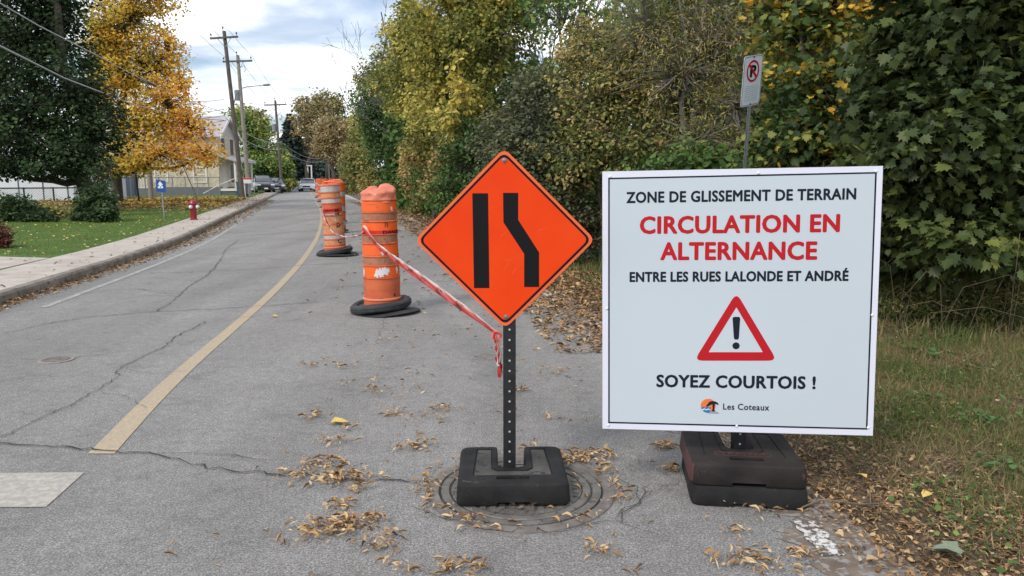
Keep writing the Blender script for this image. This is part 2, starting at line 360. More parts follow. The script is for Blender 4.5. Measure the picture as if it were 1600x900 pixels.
CR = [([(0, 600), (50, 588), (95, 590)], .006), ([(188, 575), (240, 585), (300, 580)], .005), ([(150, 612), (200, 622), (230, 640)], .004), ([(270, 460), (215, 452), (160, 455), (100, 462)], .008), ([(180, 470), (230, 462), (285, 464)], .007), ([(346, 404), (352, 390), (372, 376)], .006), ([(400, 400), (430, 396), (470, 396)], .010), ([(1000, 790), (1010, 775), (1002, 765), (1040, 762)], .006), ([(960, 812), (1000, 830), (1040, 838)], .004), ([(580, 470), (600, 500), (590, 540)], .004), ([(90, 640), (60, 650), (20, 646)], .005),
      ([(-40, 690), (60, 698), (150, 705), (230, 709), (300, 725), (380, 737), (450, 744), (520, 750), (600, 752), (660, 752)], .016),
      ([(230, 709), (300, 710), (380, 714), (440, 722)], .008),
      ([(0, 688), (40, 665), (110, 635), (150, 612), (180, 592), (188, 575), (220, 560), (262, 540), (272, 528), (300, 515), (325, 502)], .010),
      ([(60, 508), (140, 496), (240, 488), (330, 484), (420, 478), (505, 472)], .013),
      ([(240, 488), (262, 478), (280, 462), (295, 448), (325, 430), (340, 412), (346, 404)], .009),
      ([(230, 427), (300, 426), (400, 421), (470, 415), (540, 412)], .014),
      ([(20, 562), (60, 563)], .008), ([(110, 560), (150, 556), (195, 549)], .010),
      ([(325, 502), (370, 498), (455, 488)], .006), ([(0, 523), (60, 510), (110, 500)], .008),
      ([(640, 790), (700, 815), (780, 832), (880, 832), (960, 812), (1000, 790), (997, 762), (960, 745)], .007),
      ([(500, 452), (560, 447), (700, 440), (780, 436)], .010), ([(340, 372), (420, 366), (500, 360)], .018),
      ([(380, 345), (440, 341), (500, 338)], .02), ([(440, 600), (520, 596), (640, 590)], .004),
      ([(960, 812), (1020, 770), (1060, 750)], .006), ([(540, 470), (650, 462), (760, 462)], .006)]
for i, (p, w) in enumerate(CR): crack([G(a, b) for a, b in p], w, 40 + i)
# small round valve cover
vc = G(88, 563); t = empty('valve_cover', (vc.x, vc.y, 0)); tag(t, 'small round worn valve cover set in the left lane beside a crack', 'valve cover')
MB().lathe([(.135, 0), (.135, .008), (.11, .010), (.108, .007), (.0, .007)], 28).build('rim', mt['valve'], t)
MB().lathe([(.104, .0065), (.100, .012), (.07, .013), (.068, .010), (0, .010)], 28).build('lid', mt['iron'], t)
# kerb and pavement slabs
def kerb_seg(d0, d1, k):
    rr = random.Random(900 + k); v = []; f = []; n = max(2, int((d1 - d0) / .25)); H_ = .135
    for i in range(n + 1):
        d = d0 + (d1 - d0) * i / n; x = kerbX(d); j = rr.uniform(-.008, .008); jz = rr.uniform(-.006, .004)
        for (dx, z) in ((.0, -.03), (-.012 + j, .0), (-.02 + j, H_ - .03 + jz), (-.045 + j, H_ + jz), (-.16, H_ + .001), (-.16, -.03)): v.append((x + dx, d, z))
    for i in range(n):
        for j in range(5): a = i * 6 + j; f.append((a, a + 1, a + 7, a + 6))
    f += [(5, 4, 3, 2, 1, 0), tuple(n * 6 + j for j in range(6))]
    me = bpy.data.meshes.new('kerb_stone'); me.from_pydata(v, [], f); bm = bmesh.new(); bm.from_mesh(me); bmesh.ops.recalc_face_normals(bm, faces=bm.faces); bm.to_mesh(me); bm.free()
    return me
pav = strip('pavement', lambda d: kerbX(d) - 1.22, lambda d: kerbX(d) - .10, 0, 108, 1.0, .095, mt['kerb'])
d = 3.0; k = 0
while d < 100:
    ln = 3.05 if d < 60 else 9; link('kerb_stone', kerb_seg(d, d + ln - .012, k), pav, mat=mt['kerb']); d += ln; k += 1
d = 3.0; k = 0
while d < 100:
    ln = 1.5 if d < 50 else 5; rr = random.Random(k); e = .006 if d < 30 else .01; h = .132 + rr.uniform(-.004, .004); mb = MB()
    a, b = d + e, d + ln - e; xs = [(kerbX(a), a), (kerbX(b), b)]
    v = [(x - o, y, z + (rr.uniform(-.003, .003) if z > .1 else 0)) for z in (.09, h) for (x, y), o in ((xs[0], 1.2), (xs[0], .168), (xs[1], .168), (xs[1], 1.2))]
    mb.add(v, [(0, 3, 2, 1), (4, 5, 6, 7), (0, 1, 5, 4), (1, 2, 6, 5), (2, 3, 7, 6), (3, 0, 4, 7)])
    mb.build('slab', mt['concrete'], pav, bevel=.004 if d < 30 else 0); d += ln; k += 1
# lawn on the left, driveway apron
def hn(x, y, s=1.0):
    return (math.sin(x * .9 * s + 1.3) * math.cos(y * .7 * s) + .6 * math.sin(x * 2.1 * s + y * 1.7 * s) + .3 * math.sin(x * 5.3 * s - y * 4.1 * s))
def lawnz(x, d):
    s = kerbX(d) - 1.2 - x; return .118 + min(s, 3) * .012 + .008 * hn(x, d)
v = []; f = []; ds = [0, 2, 4, 6, 8, 9, 10, 11, 12, 13, 14, 15, 16, 18, 20, 22, 25, 28, 32, 36, 40, 46, 52, 60, 70, 80, 90, 108]; ss = [0, .3, .7, 1.2, 2, 3, 4.5, 6, 8, 11, 15, 20, 28, 40, 60]
for d in ds:
    for s in ss: x = kerbX(d) - 1.19 - s; v.append((x, d, lawnz(x, d)))
m_ = len(ss)
for i in range(len(ds) - 1):
    for j in range(m_ - 1): a = i * m_ + j; f.append((a, a + 1, a + m_ + 1, a + m_))
me = bpy.data.meshes.new('lawn'); me.from_pydata(v, [], f); smooth(me); tag(link('lawn', me, mat=mt['lawn']), kind='structure')
a0, a1 = 10.6, 12.6
mb = MB(); xx = kerbX(11) - 1.215
mb.add([(xx, a0, .14), (kerbX(a1) - 1.215, a1, .14), (kerbX(a1) - 6, a1 + .9, .16), (xx - 5, a0 - .1, .16)] + [(xx, a0, .05), (kerbX(a1) - 1.215, a1, .05), (kerbX(a1) - 6, a1 + .9, .05), (xx - 5, a0 - .1, .05)],
       [(0, 1, 2, 3), (4, 7, 6, 5), (0, 4, 5, 1), (1, 5, 6, 2), (2, 6, 7, 3), (3, 7, 4, 0)]).build('path', mt['concrete'], bevel=.004)['kind'] = 'structure'
# verge on the right
def vergez(x, d):
    s = x - edgeX(d) - .12
    return -.003 + (.03 * min(1, max(0, s) / .35)) + max(0, s - .8) * .035 + .012 * hn(x, d, 1.6) * min(1, max(0, s) / .5)
v = []; f = []; ds = list(np.arange(-3, 16, .35)) + list(np.arange(16, 50, 2)) + [55, 62, 70, 80, 95, 112]; ss = list(np.arange(0, 4, .22)) + [4.5, 5.5, 7, 9, 12, 17, 25, 40]
for d in ds:
    for s in ss: x = edgeX(d) + .12 + s; v.append((x, d, vergez(x, d)))
m_ = len(ss)
for i in range(len(ds) - 1):
    for j in range(m_ - 1): a = i * m_ + j; f.append((a, a + m_, a + m_ + 1, a + 1))
me = bpy.data.meshes.new('verge'); me.from_pydata(v, [], f); smooth(me); tag(link('verge', me, mat=mt['soil']), kind='structure')
strip('dirt_film', lambda d: edgeX(d) - .14 - .16 * mnoise.noise(Vector((d * 1.3, 0, 0))) - .14 * mnoise.noise(Vector((d * 6, 2, 0))) - .09 * mnoise.noise(Vector((d * 25, 5, 0))), lambda d: edgeX(d) + .2, 1.6, 13, .025, Z4 * .6, M('gritty_soil', (.23, .185, .15), .95, (.13, .095, .07), 9, .5, 60, speck=((.27, .26, .25), 30, .52)), parent=road)

# ------------------------------------------------------------------ foliage machinery
def npmesh(name, verts, faces_by, tint=None, sm=False):
    """verts (n,3); faces_by = list of (k, m) index arrays all of arity k"""
    me = bpy.data.meshes.new(name); me.vertices.add(len(verts)); me.vertices.foreach_set('co', np.ascontiguousarray(verts, dtype=np.float32).ravel())
    li = np.concatenate([a.ravel() for a in faces_by]).astype(np.int32)
    tot = np.concatenate([np.full(len(a), a.shape[1]) for a in faces_by]).astype(np.int32)
    st = np.concatenate([[0], np.cumsum(tot)[:-1]]).astype(np.int32)
    me.loops.add(len(li)); me.loops.foreach_set('vertex_index', li)
    me.polygons.add(len(tot)); me.polygons.foreach_set('loop_start', st); me.polygons.foreach_set('loop_total', tot)
    if tint is not None:
        at = me.attributes.new('tint', 'FLOAT', 'POINT'); at.data.foreach_set('value', np.ascontiguousarray(tint, dtype=np.float32))
    me.update(calc_edges=True)
    if sm: me.polygons.foreach_set('use_smooth', [True] * len(me.polygons))
    return me
# leaf templates: x across, y along, z up; unit length 1
def T_quad(): return np.array([(0, 0, 0), (.36, .5, .07), (0, 1, 0), (-.36, .5, .07)], float), [np.array([[0, 1, 2, 3]])]
def T_ovate():
    v = np.array([(0, 0, 0), (0, .5, -.05), (0, 1, -.02), (.30, .28, .06), (.27, .65, .04), (-.30, .28, .06), (-.27, .65, .04)], float)
    return v, [np.array([[0, 3, 4, 1], [0, 1, 6, 5]]), np.array([[1, 4, 2], [1, 2, 6]])]
def T_narrow():
    v = np.array([(0, 0, 0), (0, .5, -.04), (0, 1, -.1), (.11, .45, .04), (-.11, .45, .04)], float)
    return v, [np.array([[0, 3, 1], [0, 1, 4], [1, 3, 2], [1, 2, 4]])]
def T_maple():
    h = [(0, 0), (.10, .03), (.28, -.06), (.25, .12), (.50, .20), (.38, .36), (.46, .62), (.24, .52), (.20, .78), (.10, .70), (0, 1.0)]
    r = [(x, y, .10 * abs(x) - .12 * y * y) for x, y in h]; l = [(-x, y, z) for x, y, z in r[1:-1]]
    v = np.array(r + l, float); n = len(r)
    right = np.array([list(range(n))]); left = np.array([[0, n - 1] + [n + i for i in range(len(l) - 1, -1, -1)]])
    return v, [right, left]
def T_curl():   # dry curled leaf, a bent trough
    v = []
    for i, (y, w, z, s) in enumerate([(0, .02, 0, 0), (.25, .11, .07, .05), (.55, .14, .11, .02), (.8, .10, .05, -.06), (1, .015, .10, -.12)]):
        v += [(-w + s, y, z + w * 1.3), (s, y, z - .02), (w * .8 + s, y, z + w * 1.8)]
    f = []
    for i in range(4):
        for j in range(2): a = i * 3 + j; f.append([a, a + 1, a + 4, a + 3])
    return np.array(v, float), [np.array(f)]
def T_blade():
    v = np.array([(-.035, 0, 0), (.035, 0, 0), (.028, .5, .06), (-.028, .5, .06), (0, 1, .28)], float)
    return v, [np.array([[0, 1, 2, 3]]), np.array([[3, 2, 4]])]
def place(T, pos, normal, along, size, tint, name, mat, parent=None, kind=None, wj=None, sm=False):
    V, F = T; n = len(pos); nz = normal / (np.linalg.norm(normal, axis=1, keepdims=True) + 1e-9)
    al = along - nz * (along * nz).sum(1, keepdims=True); al /= (np.linalg.norm(al, axis=1, keepdims=True) + 1e-9)
    ac = np.cross(al, nz); sz = np.asarray(size).reshape(-1, 1, 1)
    wx = 1.0 if wj is None else np.asarray(wj).reshape(-1, 1, 1)
    vv = pos[:, None, :] + sz * (wx * V[None, :, 0:1] * ac[:, None, :] + V[None, :, 1:2] * al[:, None, :] + V[None, :, 2:3] * nz[:, None, :])
    k = len(V); off = (np.arange(n) * k)
    fb = [(f[None] + off[:, None, None]).reshape(-1, f.shape[1]) for f in F]
    me = npmesh(name, vv.reshape(-1, 3), fb, np.repeat(np.clip(tint, 0, 1), k), sm)
    o = link(name, me, parent, mat=mat)
    if kind: o['kind'] = kind
    return o
def unit(g, n): a = g.normal(size=(n, 3)); return a / np.linalg.norm(a, axis=1, keepdims=True)
TEMPL = dict(quad=T_quad, ovate=T_ovate, narrow=T_narrow, maple=T_maple)
def lobes_w(lob):                        # (px,py,rx,ry,d[,w]) -> world ellipsoids
    out = []
    for l in lob:
        px, py, rx, ry, d = l[:5]; c = P(px, py, d); k = d / FPX
        out.append((np.array(c), np.array([rx * k, (rx + ry) * .45 * k, ry * k]), l[5] if len(l) > 5 else 1.0))
    return out
def crown(name, label, cat, base, lob, nleaf, size, mat, seed, templ='quad', trunk_r=.12, bark='bark', per=26, crs=.32, clus=.3, tb=.5, tv=.25, lt=.12,
          group=None, limbs=True, gx=0, twig_r=.007, droop=.35, split=None, stems=1, kindleaf=None, bare=0, minz=.05):
    g = np.random.default_rng(seed); rr = random.Random(seed)
    E = lobes_w(lob); root = empty(name, base); tag(root, label, cat, group); B = Vector(base)
    vol = np.array([np.prod(e[1]) ** (2 / 3) * e[2] for e in E]); vol /= vol.sum()
    cp = []; lo = []
    for (c, r, w), q in zip(E, vol):
        n = max(3, int(nleaf / per * q)); u = unit(g, n) * (g.random((n, 1)) ** .42); u *= 1 + .22 * np.sin(3.1 * u[:, [0]] * 4 + seed) * np.cos(u[:, [2]] * 5)
        cp.append(c + u * r); lo.append(u)
    K = np.concatenate(cp); U = np.concatenate(lo); li = np.repeat(np.arange(len(E)), [len(a) for a in cp])
    keep = K[:, 2] > minz + .1; K, U, li = K[keep], U[keep], li[keep]
    # wood
    mb = MB(); cen = np.mean([e[0] for e in E], axis=0); top = max(e[0][2] + e[1][2] * .4 for e in E)
    mains = []
    for s in range(stems):
        b0 = Vector((rr.uniform(-.25, .25) * (stems > 1), rr.uniform(-.2, .2) * (stems > 1), -.05))
        tgt = Vector((cen[0] + rr.uniform(-.5, .5) * (stems > 1), cen[1], top * (1 if stems == 1 else rr.uniform(.75, 1)))) - B
        pts = []; n = 8
        for i in range(n + 1):
            t = i / n; q = b0.lerp(Vector((tgt.x, tgt.y, tgt.z)), t); q.x = b0.x + (tgt.x - b0.x) * t ** 1.5; q.y = b0.y + (tgt.y - b0.y) * t ** 1.5
            a = trunk_r * 1.2; pts.append(q + Vector((rr.uniform(-a, a), rr.uniform(-a, a), 0)) * (1 if 0 < i else 0))
        rad = [trunk_r * (1.25 if i == 0 else 1) * (1 - .85 * i / n) + .006 for i in range(n + 1)]
        mb.tube(pts, rad, 8 if trunk_r > .05 else 5); mains.append((pts, rad))
    tr = mb.build('trunk', mt[bark], root, sm=60)
    if limbs:
        bb = MB(); lend = []
        for j, (c, r, w) in enumerate(E):
            pts, rad = mains[j % len(mains)]; c2 = Vector(c) - B
            best = min(range(1, len(pts)), key=lambda i: abs(pts[i].z - (c2.z - .6 * (Vector((c2.x, c2.y, 0)) - Vector((pts[i].x, pts[i].y, 0))).length)))
            a = pts[best]; lp = []
            for i in range(6):
                t = i / 5; q = a.lerp(c2, t); q.z += math.sin(t * math.pi) * -.06 * (c2 - a).length
                lp.append(q + Vector((rr.uniform(-1, 1), rr.uniform(-1, 1), rr.uniform(-1, 1))) * .05 * (0 < i < 5) * (c2 - a).length)
            r0 = min(rad[best] * .7, trunk_r * .5); bb.tube(lp, [r0 * (1 - .7 * i / 5) + .004 for i in range(6)], 6); lend.append(lp)
        step = max(1, int(len(K) / 700))
        for i in range(0, len(K), step):
            lp = lend[li[i]]; kq = Vector(K[i]) - B; a = min(lp[2:], key=lambda q: (q - kq).length); L_ = (kq - a).length
            m1 = a.lerp(kq, .5) + Vector((rr.uniform(-1, 1), rr.uniform(-1, 1), rr.uniform(-.2, 1))) * .12 * L_
            bb.tube([a, m1, kq, kq + (kq - m1) * rr.uniform(.1, .55) + Vector((0, 0, rr.uniform(-.1, .15) * L_))], [twig_r * 1.6, twig_r, twig_r * .6, twig_r * .25], 3, False)
        bb.build('branches', mt[bark], root)
    # leaves
    if nleaf:
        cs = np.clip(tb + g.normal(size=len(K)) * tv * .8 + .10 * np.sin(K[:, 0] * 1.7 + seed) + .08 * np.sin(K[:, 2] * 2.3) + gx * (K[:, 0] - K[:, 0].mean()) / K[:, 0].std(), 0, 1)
        n = nleaf; idx = g.integers(0, len(K), n)
        if bare: idx = idx[g.random(n) > bare * (U[idx, 2] > 0)]; n = len(idx)
        cz = np.array([crs, crs, crs * .62]) * (g.random((n, 1)) ** .4)
        pos = K[idx] + unit(g, n) * cz * (.6 + .8 * g.random((len(K), 1))[idx])
        ok = pos[:, 2] > minz; pos = pos[ok]; idx = idx[ok]; n = len(pos)
        nor = U[idx] * .45 + np.array([0, 0, .75]) + g.normal(size=(n, 3)) * .55
        al = g.normal(size=(n, 3)) + U[idx] * .8 - np.array([0, 0, droop])
        sz = size * (.65 + .7 * g.random(n)); ti = cs[idx] + g.normal(size=n) * lt
        T = TEMPL[templ]()
        if split:
            q = pos; dist = q[:, 1] + np.abs(q[:, 0] - 2.9) * .8; order = np.argsort(dist * (1 + .25 * g.random(n))); order = order[np.isin(order, np.nonzero((pos[:, 0] / pos[:, 1] < .72) & (pos[:, 0] / pos[:, 1] > .50 ) & ((pos[:, 2] - EYE) / pos[:, 1] < .24))[0])]
            near = order[:split]; rest = np.setdiff1d(np.arange(n), near)
            V, F = T; lm = [npmesh('leaf', V, F, np.full(len(V), float(np.clip(tt, 0, 1)))) for tt in np.linspace(.05, .95, 12)]
            for m_ in lm: m_.materials.append(mat)
            for i in near:
                nz = Vector(nor[i]).normalized(); a_ = Vector(al[i]); a_ = (a_ - nz * a_.dot(nz)).normalized(); x_ = a_.cross(nz)
                o = bpy.data.objects.new('leaf', lm[int(np.clip(ti[i], 0, .999) * 12)]); COL.objects.link(o); o.parent = root
                s = float(sz[i]); mm = Matrix((x_, a_, nz)).transposed().to_4x4() @ Matrix.Diagonal((s, s, s, 1)); mm.translation = Vector(pos[i]) - B; o.matrix_basis = mm
            pos, nor, al, sz, ti = pos[rest], nor[rest], al[rest], sz[rest], ti[rest]
        place(T, pos - np.array(base), nor, al, sz, ti, 'foliage', mat, root, kind='stuff' if split else None)
    return root
DG = (.026, .040, .014); MG = (.045, .085, .026); LG = (.10, .16, .045); OL = (.20, .20, .055); YL = (.48, .38, .075); OR = (.60, .26, .04); BR = (.23, .13, .065); PK = (.30, .19, .13)
lm_dark = leafmat('dark_maple_leaf', [(.016, .030, .018), DG, (.04, .07, .03), (.075, .12, .04)], gain=1.5)
lm_orange = leafmat('golden_leaf', [(.20, .19, .05), (.40, .33, .07), (.60, .42, .075), (.66, .39, .06), (.70, .28, .06)], trans=.38, gain=1.4)
lm_vine = leafmat('yellowing_vine_leaf', [(.075, .095, .03), (.14, .16, .045), (.26, .26, .065), (.42, .37, .09), (.60, .48, .13)], trans=.38, gain=1.25)
lm_green = leafmat('mid_green_leaf', [DG, (.04, .075, .024), (.07, .12, .03), (.17, .20, .05), (.30, .27, .07)], gain=1.95)
lm_grey = leafmat('grey_green_leaf', [(.036, .044, .022), (.065, .078, .038), (.10, .11, .055), (.15, .13, .07), (.18, .11, .06)], gain=1.7)
lm_olive = leafmat('olive_brown_leaf', [(.06, .078, .026), (.11, .13, .04), (.20, .18, .06), (.28, .21, .085), (.32, .21, .10)], gain=1.8)
lm_brown = leafmat('brown_leaf', [(.13, .14, .055), (.26, .21, .09), (.38, .29, .15), (.48, .38, .22)], gain=1.2)
lm_maple = leafmat('near_maple_leaf', [(.024, .036, .014), (.040, .058, .020), (.066, .088, .026), (.11, .135, .035), (.24, .21, .045), (.48, .32, .05)], rough=.42, trans=.25, gain=1.45)
lm_mix = leafmat('turning_maple_leaf', [(.03, .05, .018), (.055, .09, .026), (.09, .13, .033), (.22, .21, .05), (.55, .36, .05), (.66, .30, .04)], rough=.45, gain=1.5)
lm_litter = leafmat('dry_leaf', [(.10, .06, .035), (.22, .135, .075), (.40, .24, .115), (.52, .35, .18), (.62, .47, .28)], rough=.8, trans=.05, gain=1.05)
lm_lawnleaf = leafmat('fallen_lawn_leaf', [(.38, .17, .05), (.52, .32, .09), (.55, .48, .18), (.50, .52, .30)], rough=.8, trans=.05)
lm_grass = leafmat('verge_grass', [(.22, .15, .08), (.34, .27, .14), (.15, .17, .05), (.09, .145, .035), (.06, .12, .03)], rough=.7, trans=.2)
lm_lawng = leafmat('lawn_grass', [(.075, .105, .014), (.11, .16, .018), (.155, .20, .03)], rough=.7, trans=.2, gain=1.4)
lm_spruce = leafmat('spruce_needles', [(.03, .045, .038), (.05, .07, .06), (.08, .10, .09)], gain=1.5)
lm_red = leafmat('red_shrub_leaf', [(.10, .025, .025), (.20, .05, .045), (.16, .10, .05)])
# ------------------------------------------------------------------ trees and shrubs right of the road
def base_at(px, d, z=None):
    p = P(px, 300, d); x = p.x
    if z is None: z = vergez(x, d) if x > edgeX(d) else 0.12
    return (x, d, z - .03)
RG = 'trees and shrubs along the right verge'
crown('maple_tree', 'large leafed green maple filling the right edge above the bramble bank, dark trunk', 'tree', (P(1592, 300, 7.0).x, 7.0, .1),
      [(1560, 40, 130, 110, 7.0), (1450, 90, 90, 100, 7.2), (1480, 220, 120, 90, 6.6), (1590, 250, 90, 110, 6.6), (1420, 300, 90, 80, 6.9), (1530, 370, 100, 60, 6.5), (1400, 200, 70, 90, 7.2), (1500, -90, 160, 80, 7.3), (1700, 120, 90, 200, 7.2), (1390, 390, 50, 50, 7.2)],
      30000, .105, lm_maple, 11, 'maple', .13, per=20, crs=.26, tb=.33, tv=.15, lt=.11, droop=.9, split=290, group=RG)
crown('maple_tree', 'slim maple turning yellow and orange between the no parking sign and the large green maple', 'tree', base_at(1290, 9.2),
      [(1270, 110, 75, 80, 9), (1250, 210, 80, 70, 8.8), (1330, 200, 70, 80, 9), (1230, 280, 70, 60, 9.2), (1320, 290, 70, 60, 9), (1300, 10, 90, 60, 9.3), (1230, 30, 60, 60, 9.5), (1340, 400, 60, 80, 9)],
      11000, .085, lm_mix, 12, 'maple', .07, per=22, crs=.24, tb=.44, tv=.30, lt=.15, stems=2, group=RG)
crown('ash_tree', 'olive brown thin-leafed tree with hanging seed tufts left of the no parking sign', 'tree', base_at(1080, 11.5),
      [(1120, 70, 80, 80, 11.5), (1150, 170, 60, 70, 11), (1060, 120, 80, 80, 11.5), (1010, 60, 80, 80, 12), (1090, 220, 80, 50, 11), (1170, 0, 80, 70, 11.6), (1060, -30, 90, 60, 12)],
      20000, .080, lm_olive, 13, 'narrow', .07, per=22, crs=.3, tb=.46, tv=.32, stems=4, group=RG, twig_r=.012, bark='bark_grey')
crown('young_tree', 'brownish twiggy young tree with yellow tips above the top left corner of the white sign', 'tree', base_at(960, 12.5),
      [(940, 170, 70, 70, 12.5), (1000, 220, 70, 60, 12), (930, 90, 70, 60, 13), (980, 120, 60, 60, 12.4), (900, 240, 60, 60, 12.3)],
      13000, .070, lm_olive, 14, 'ovate', .05, per=20, crs=.3, tb=.44, tv=.34, stems=3, group=RG, bark='bark_grey')
crown('leafy_shrub', 'bright green low shrub just behind the top edge of the white sign', 'shrub', base_at(1090, 9.8),
      [(1090, 262, 80, 34, 9.6), (1180, 285, 60, 30, 9.4), (1010, 290, 50, 30, 9.8), (1120, 380, 120, 90, 9.8)],
      8500, .09, lm_green, 15, 'ovate', .03, per=20, crs=.22, tb=.45, tv=.14, stems=4, group=RG)
crown('elder_bush', 'grey green elder bush rising right behind the orange diamond sign', 'shrub', base_at(850, 13),
      [(850, 190, 75, 60, 13), (830, 260, 80, 60, 12.8), (900, 230, 55, 70, 13), (790, 220, 50, 50, 13.2), (880, 310, 60, 50, 12.6), (840, 140, 50, 40, 13.4), (860, 370, 80, 60, 12.6)],
      19000, .070, lm_grey, 16, 'ovate', .05, per=22, crs=.28, tb=.42, tv=.16, stems=4, group=RG, bark='bark_grey')
crown('slender_tree', 'slender tree with sparse leaves and sky showing between its upright grey stems', 'tree', base_at(885, 16.5),
      [(880, 40, 60, 70, 16.5), (840, 10, 40, 60, 16.5), (930, 20, 50, 70, 16.5), (880, -60, 80, 60, 16.5), (900, 120, 70, 50, 16.5)],
      2600, .10, lm_green, 17, 'ovate', .07, per=16, crs=.4, tb=.6, tv=.2, stems=5, group=RG, bark='bark_grey', twig_r=.011)
crown('vine_covered_tree', 'tree draped in large yellow green vine leaves, above and left of the diamond sign', 'tree', base_at(800, 21),
      [(700, 70, 75, 75, 20.5), (770, 60, 70, 70, 19), (640, 70, 45, 60, 25), (695, 150, 60, 60, 20.5), (735, 190, 50, 60, 18.5), (650, 140, 42, 50, 25), (740, -20, 110, 60, 20), (612, 130, 36, 40, 29), (820, -10, 60, 50, 19), (665, 205, 36, 36, 24)],
      36000, .105, lm_vine, 18, 'ovate', .14, per=24, crs=.36, tb=.52, tv=.34, group=RG, twig_r=.012, droop=.8)
crown('holly_green_shrub', 'dark green broad shrub left of the diamond sign under the vine covered tree', 'shrub', base_at(765, 17),
      [(745, 250, 65, 45, 17.5), (712, 300, 50, 40, 21), (790, 290, 50, 60, 15), (672, 285, 36, 45, 28), (775, 345, 70, 40, 15.6), (740, 215, 40, 30, 17.5), (735, 320, 40, 24, 18.5)],
      16000, .085, lm_green, 19, 'ovate', .05, per=24, crs=.3, tb=.26, tv=.14, stems=4, group=RG)
crown('vine_strand', 'bright yellow vine strand hanging down the face of the leaning tree', 'vine', P(714, 260, 17.6), [(714, 130, 8, 60, 17.6), (706, 190, 15, 35, 17.6), (728, 150, 9, 30, 17.8)],
      420, .13, lm_vine, 20, 'ovate', .01, per=9, crs=.1, tb=.92, tv=.05, lt=.05, limbs=False, droop=1.4)
crown('pinkish_shrub', 'pinkish brown half dry shrub between the nearest barrel and the diamond sign', 'shrub', base_at(690, 25),
      [(662, 235, 34, 34, 26), (705, 260, 34, 30, 22.5), (648, 275, 20, 34, 29), (690, 295, 28, 24, 24)],
      6500, .12, lm_olive, 21, 'ovate', .05, per=20, crs=.32, tb=.72, tv=.2, stems=3, group=RG)
crown('dense_bush', 'dense dark green bush standing tall beyond the nearest barrel', 'shrub', base_at(632, 38),
      [(605, 190, 42, 45, 39), (625, 245, 42, 45, 38), (585, 160, 30, 35, 40), (640, 180, 35, 40, 38), (625, 290, 28, 30, 37), (585, 225, 20, 30, 41), (650, 295, 34, 30, 34)],
      15000, .17, lm_green, 22, 'quad', .12, per=24, crs=.6, tb=.26, tv=.12, stems=2, group=RG)
crown('loose_olive_bush', 'loose pale olive bush leaning over the road edge behind the second barrel', 'shrub', base_at(585, 47),
      [(562, 262, 26, 36, 47), (547, 283, 15, 20, 50), (584, 286, 18, 22, 44), (560, 225, 18, 22, 49)],
      9500, .17, lm_olive, 23, 'quad', .06, per=20, crs=.5, tb=.42, tv=.12, stems=4, group=RG)
crown('turning_tree', 'tall tree with brown orange top standing behind the bare twigs', 'tree', base_at(610, 44),
      [(590, 115, 30, 30, 44), (572, 135, 20, 20, 44), (625, 85, 36, 38, 43), (645, 30, 36, 36, 43), (565, 185, 16, 20, 45)],
      7500, .15, lm_vine, 24, 'ovate', .16, per=22, crs=.55, tb=.42, tv=.22, group=RG)
crown('golden_bush', 'small amber leafed tree between the dark bush and the far brown trees', 'tree', base_at(580, 52), [(566, 185, 14, 9, 52), (560, 200, 10, 12, 52), (572, 215, 16, 20, 52)],
      1800, .17, lm_vine, 25, 'ovate', .07, per=18, crs=.45, tb=.74, tv=.1, group=RG)
# bare branching tree reaching over the road
def bare_tree(name, label, base, targets, r, seed, mat, group=None, depth=4):
    rr = random.Random(seed); root = empty(name, base); tag(root, label, 'tree', group); B = Vector(base)
    tb_, bb = MB(), MB(); fork = Vector((0, 0, 3.0)); tb_.tube([(0, 0, -.1), (r * .4, 0, 1.5), tuple(fork)], [r * 1.2, r, r * .9], 8)
    def grow(a, dr, ln, rad, lv):
        pts = [a]; q = a.copy(); d_ = dr.copy()
        for i in range(5):
            d_ = (d_ + Vector((rr.gauss(0, .12), rr.gauss(0, .12), rr.gauss(0.05, .1)))).normalized(); q = q + d_ * ln / 5; pts.append(q.copy())
        bb.tube(pts, [max(.008, rad * (1 - .7 * i / 5)) for i in range(6)], 5 if lv < 2 else 3, False)
        if lv < depth:
            for k in range(4 if lv else 5):
                i = rr.randint(1, 5); dd = (d_ + Vector((rr.gauss(0, .5), rr.gauss(0, .4), rr.gauss(.15, .4)))).normalized()
                grow(pts[i], dd, ln * rr.uniform(.4, .6), rad * .45, lv + 1)
    for tg in targets:
        v_ = Vector(tg) - B - fork; grow(fork, v_.normalized(), v_.length, r * .38, 1)
    tb_.build('trunk', mat, root, sm=60); bb.build('branches', mat, root)
bare_tree('bare_tree', 'leafless grey tree whose fine twigs reach over the road against the sky', base_at(650, 37), [P(540, 118, 36), P(545, 165, 36), P(575, 85, 36), P(612, 45, 36)], .07, 9, mt['bark_grey'], RG, 4)
bare_tree('bare_tree', 'bare upright grey tree showing sky between its twigs, top centre of the woods', base_at(865, 19.5), [P(850, -40, 19.5), P(885, -60, 19.5), P(915, -40, 19.5), P(830, 0, 19.5)], .075, 4, mt['bark_grey'], RG, 4)
